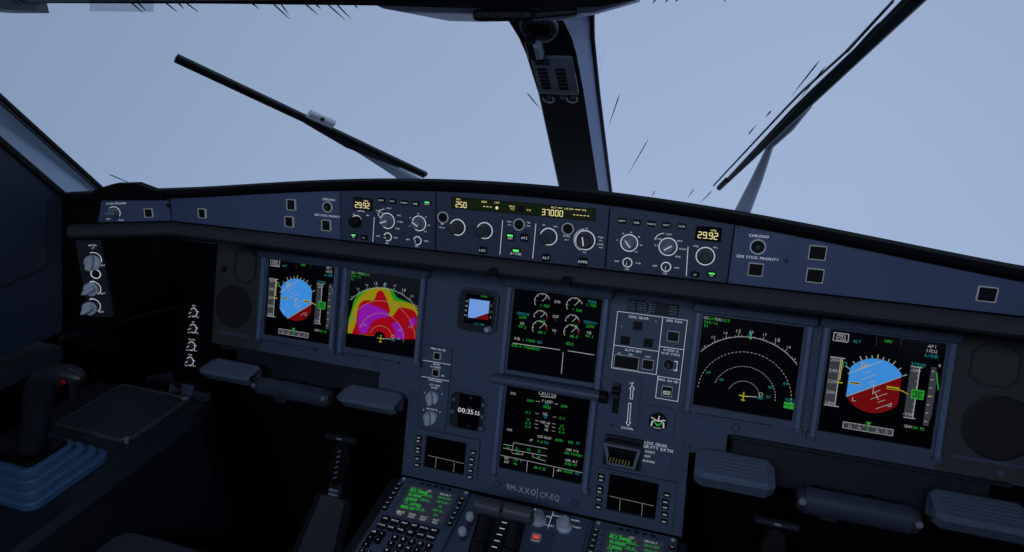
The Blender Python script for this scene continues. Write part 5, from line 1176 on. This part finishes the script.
bar('arm', [((741, 215), .030, (757, 179), .019, .014), ((757, 179), .019, (771.5, 143), .009, .014), ((770, 146), .009, (788, 126), .019, .014), ((788, 126), .019, (808, 104), .013, .014), ((808, 104), .013, (812, 100), .004, .014)], WIPG, .012)
bar('end_cap', [((719, 188), .009, (727, 180), .009, -.004)], BLACK, .009)

# streaks of water on the outside of the panes
ST = [('L', (12, 0, 20, 6)), ('L', (129, 1, 143, 13)), ('L', (136, 1, 146, 11)), ('L', (163, 1, 177, 12)), ('L', (176, 1, 184, 9)), ('L', (183, 1, 198, 12)), ('L', (250, 2, 259, 9)), ('L', (272, 3, 290, 19.5)), ('L', (280, 3, 289, 15)), ('L', (304, 3, 318, 15)), ('L', (315, 4, 321, 9)), ('L', (326, 3, 345, 20)), ('L', (336, 4, 351, 19)), ('L', (354, 4, 358, 9)), ('L', (417, 7, 426, 16.5)), ('L', (448, 8, 455, 15)), ('L', (527, 93, 541, 110)), ('L', (109, 174.5, 129, 183)),
      ('R', (620, 93, 608, 128)), ('R', (649, 138, 626, 178)), ('R', (890, 4, 848, 49)), ('R', (880, 22, 850, 54)), ('R', (826, 66, 797, 102)), ('R', (820, 60, 790, 98)), ('R', (694, 189, 687, 199)), ('R', (712, 191, 699, 204)), ('R', (655, 191, 651, 197)), ('R', (748, 135, 757, 124)), ('R', (771, 111, 765, 118)), ('R', (656, -1, 652, 4)), ('R', (668, -1, 665, 3)), ('R', (678, -1, 675, 2)), ('R', (726, -2, 724, 2))]
for i, (sd, (xa, ya, xb, yb)) in enumerate(ST):
    F, out = (GL, 1) if sd == 'L' else (GR, -1); n = out * .0125; a = F.hit(xa, ya, n); c = F.hit(xb, yb, n); L = math.hypot(c[0] - a[0], c[1] - a[1]); w = .0009 if L > .02 else .0010
    e = np.array(((c[0] - a[0]) / L, (c[1] - a[1]) / L)); s_ = np.array((-e[1], e[0])); a = np.array(a); c = np.array(c); b = MB()
    poly = [a - e * .0, a + e * L * .15 + s_ * w, a + e * L * .5 + s_ * w * .9, c, a + e * L * .5 - s_ * w * .9, a + e * L * .15 - s_ * w]
    b.prism([tuple(q_) for q_ in poly], n, n + out * .0012, STREAK)
    if sd == 'L' and ya < 30: lab, gr = 'thin dark water streak hanging below the roof edge on the left windscreen', 'water streaks under the left roof edge'
    elif i == 16: lab, gr = 'thin dark water streak touching the left side of the centre pillar', None
    elif i == 17: lab, gr = 'thin dark water streak above the raised far left end of the glareshield', None
    elif i == 18: lab, gr = 'upper of two long dark water streaks just right of the centre pillar', None
    elif i == 19: lab, gr = 'lower, longer dark water streak just right of the centre pillar', None
    elif ya < 3 and xa < 730: lab, gr = 'tiny dark water streak at the top edge of the right windscreen', 'water streaks at the top of the right windscreen'
    elif i in (20, 21, 22, 23): lab, gr = 'thin dark water streak beside the upper blade of the right wiper', 'water streaks beside the right wiper blade'
    elif i in (24, 25, 26): lab, gr = 'short dark water streak just above the glareshield left of the right wiper', 'water streaks at the foot of the right windscreen'
    else: lab, gr = 'tiny dark water streak left of the middle of the right wiper', 'water streaks left of the right wiper'
    b.v = [tuple(F.w(*q_)) for q_ in b.v]; solo('water_streak', lab, 'water streak', b, gr, tuple(F.w(*a, n)))

# ================================================================== CABIN SHELL
def slab(name, pts, axis, t, m):
    """polygon in the two other axes, thickened along axis from t[0] to t[1]"""
    b = MB(); o = [0, 1, 2]; o.remove(axis); vs = []
    for tt in t:
        for p_ in pts:
            v = [0, 0, 0]; v[axis] = tt; v[o[0]] = p_[0]; v[o[1]] = p_[1]; vs.append(v)
    k = len(pts); b.add(vs, [tuple(range(k)), tuple(range(2 * k - 1, k - 1, -1))] + [(i, (i + 1) % k, k + (i + 1) % k, k + i) for i in range(k)], m); return struct(name, b)
slab('floor', [(-1.10, -2.0), (1.10, -2.0), (1.10, .3), (-1.10, .3)], 2, (-.90, -.85), FLOORM)
slab('wall_front', [(-1.10, -.85), (1.10, -.85), (1.10, .09), (-1.10, .09)], 1, (.14, .18), MATTE)
slab('wall_rear', [(-1.15, -.85), (1.15, -.85), (1.15, .95), (-1.15, .95)], 1, (-2.05, -2.0), SHELL)
w2 = wl(62, 331)
sl = lambda y: w0[2] + (w1[2] - w0[2]) * (y - w0[1]) / (w1[1] - w0[1])
for sg, nm in ((-1, 'left'), (1, 'right')):
    X = sg * .80
    slab('wall_' + nm, [(w2[1], w2[2]), (w0[1], w0[2]), (w1[1] - .10, sl(w1[1] - .10)), (-.50, sl(-.50)), (-.56, .20), (-1.45, .20), (-1.5, .86), (-2.0, .86), (-2.0, w2[2])], 0, (X, X + sg * .10), WALL)
    slab('trim_' + ('7' if sg < 0 else '8'), [(-.2, .56), (-1.6, .66), (-1.6, .95), (-.2, .95)], 0, (X, X + sg * .08), SHELL)
    slab('wall_lower_' + nm, [(-2.0, -.85), (.18, -.85), (.18, .16), (-.28, .06), (-2.0, .06)], 0, (sg * 1.05, sg * 1.10), MATTE)
    slab('wall_ledge_' + nm, [(X, -2.0), (sg * 1.06, -2.0), (sg * 1.06, -.33), (X, -.33)], 2, (-.005, .02), DARK)
    slab('wall_forward_' + nm, [(-.262, .03), (.18, -.06), (.18, .11), (-.262, .21)], 0, (sg * .875, sg * .93), MATTE)
slab('trim_10', [(-.95, -.03), (-.785, -.03), (-.775, .20), (-.795, .272), (-.95, .272)], 1, (-.252, -.238), MATTE)
b = MB(); b.bar(hit(60, 339, 0, -.80), hit(187, 303, 0, -.868), .006, .005, CONS); struct('trim_11', b)
b = MB(); q = [wl(46, 199), wl(0, 160), wl(0, 290), wl(46, 268)]; q[1] = q[0] + (q[1] - q[0]) * 2; q[2] = q[3] + (q[2] - q[3]) * 2
cq = sum(q) / 4; qi = [a + (cq - a) * .05 + np.array((.004, 0, 0)) for a in q]
b.add([a + np.array((-.001, 0, 0)) for a in q] + qi, [(4, 5, 6, 7), (0, 1, 5, 4), (1, 2, 6, 5), (2, 3, 7, 6), (3, 0, 4, 7)], WALL); struct('trim_9', b)
b = MB(); b.add([(-1.0, -.24, .575), (1.0, -.24, .575), (1.0, -.85, .90), (-1.0, -.85, .90), (-1.0, -2.05, .93), (1.0, -2.05, .93)], [(0, 1, 2, 3), (3, 2, 5, 4)], SHELL)
b.add([(-1.0, -.24, .615), (1.0, -.24, .615), (1.0, -.85, .95), (-1.0, -.85, .95), (-1.0, -2.05, .98), (1.0, -2.05, .98)], [(0, 1, 2, 3), (3, 2, 5, 4)], SHELL); struct('ceiling', b)

# ================================================================== LIGHT
w = bpy.data.worlds.new('overcast sky'); sc.world = w; w.use_nodes = True; nt = w.node_tree; nt.nodes.clear()
o_ = nt.nodes.new('ShaderNodeOutputWorld'); bg = nt.nodes.new('ShaderNodeBackground'); tc = nt.nodes.new('ShaderNodeTexCoord'); sx = nt.nodes.new('ShaderNodeSeparateXYZ')
nt.links.new(tc.outputs['Generated'], sx.inputs[0])
rp = nt.nodes.new('ShaderNodeValToRGB'); cr = rp.color_ramp
mr = nt.nodes.new('ShaderNodeMapRange'); mr.inputs['From Min'].default_value = -.95; mr.inputs['From Max'].default_value = .45
nt.links.new(sx.outputs['X'], mr.inputs['Value']); nt.links.new(mr.outputs[0], rp.inputs['Fac'])
nz = nt.nodes.new('ShaderNodeTexNoise'); nz.inputs['Scale'].default_value = 1.6; nz.inputs['Detail'].default_value = 2
cr.elements[0].position = 0; cr.elements[0].color = (.22, .305, .45, 1); cr.elements[1].position = 1; cr.elements[1].color = (.33, .425, .60, 1)
e = cr.elements.new(.25); e.color = (.30, .395, .56, 1); e = cr.elements.new(.55); e.color = (.345, .435, .63, 1); e = cr.elements.new(.8); e.color = (.35, .45, .645, 1)
mz = nt.nodes.new('ShaderNodeMapRange'); mz.inputs['From Min'].default_value = -.05; mz.inputs['From Max'].default_value = -.32; mz.inputs['To Min'].default_value = .94; mz.inputs['To Max'].default_value = 1.08
mz.inputs['From Min'].default_value = -.35; mz.inputs['From Max'].default_value = .05; mz.inputs['To Min'].default_value = 1.06; mz.inputs['To Max'].default_value = .93
nt.links.new(sx.outputs['Z'], mz.inputs['Value'])
mn = nt.nodes.new('ShaderNodeMapRange'); mn.inputs['To Min'].default_value = .95; mn.inputs['To Max'].default_value = 1.05; nt.links.new(tc.outputs['Generated'], nz.inputs['Vector']); nt.links.new(nz.outputs['Fac'], mn.inputs['Value'])
m1 = nt.nodes.new('ShaderNodeMath'); m1.operation = 'MULTIPLY'; nt.links.new(mz.outputs[0], m1.inputs[0]); nt.links.new(mn.outputs[0], m1.inputs[1])
nt.links.new(rp.outputs['Color'], bg.inputs['Color']); nt.links.new(m1.outputs[0], bg.inputs['Strength']); nt.links.new(bg.outputs[0], o_.inputs[0])
# dim dome lamp added out of view under the ceiling to brighten the interior
def fill(name, loc, rot, size, en, col):
    l = bpy.data.lights.new(name, 'AREA'); l.shape = 'RECTANGLE'; l.size = size[0]; l.size_y = size[1]; l.energy = en; l.color = col
    o = bpy.data.objects.new(name, l); COL.objects.link(o); o.location = loc; o.rotation_euler = rot; return o
o = fill('fill_lamp', (.10, -1.55, .90), (math.radians(38), 0, 0), (.9, .25), 8.6, (.62, .75, 1.0))
o['label'] = 'dim dome lamp added under the cabin ceiling behind the camera'; o['category'] = 'lamp'
vs_ = sc.view_settings; sc.display_settings.display_device = 'sRGB'; vs_.view_transform = 'Standard'; vs_.look = 'None'; vs_.exposure = 0; vs_.gamma = 1; vs_.use_curve_mapping = False
sc.cycles.max_bounces = 6; sc.cycles.transparent_max_bounces = 12
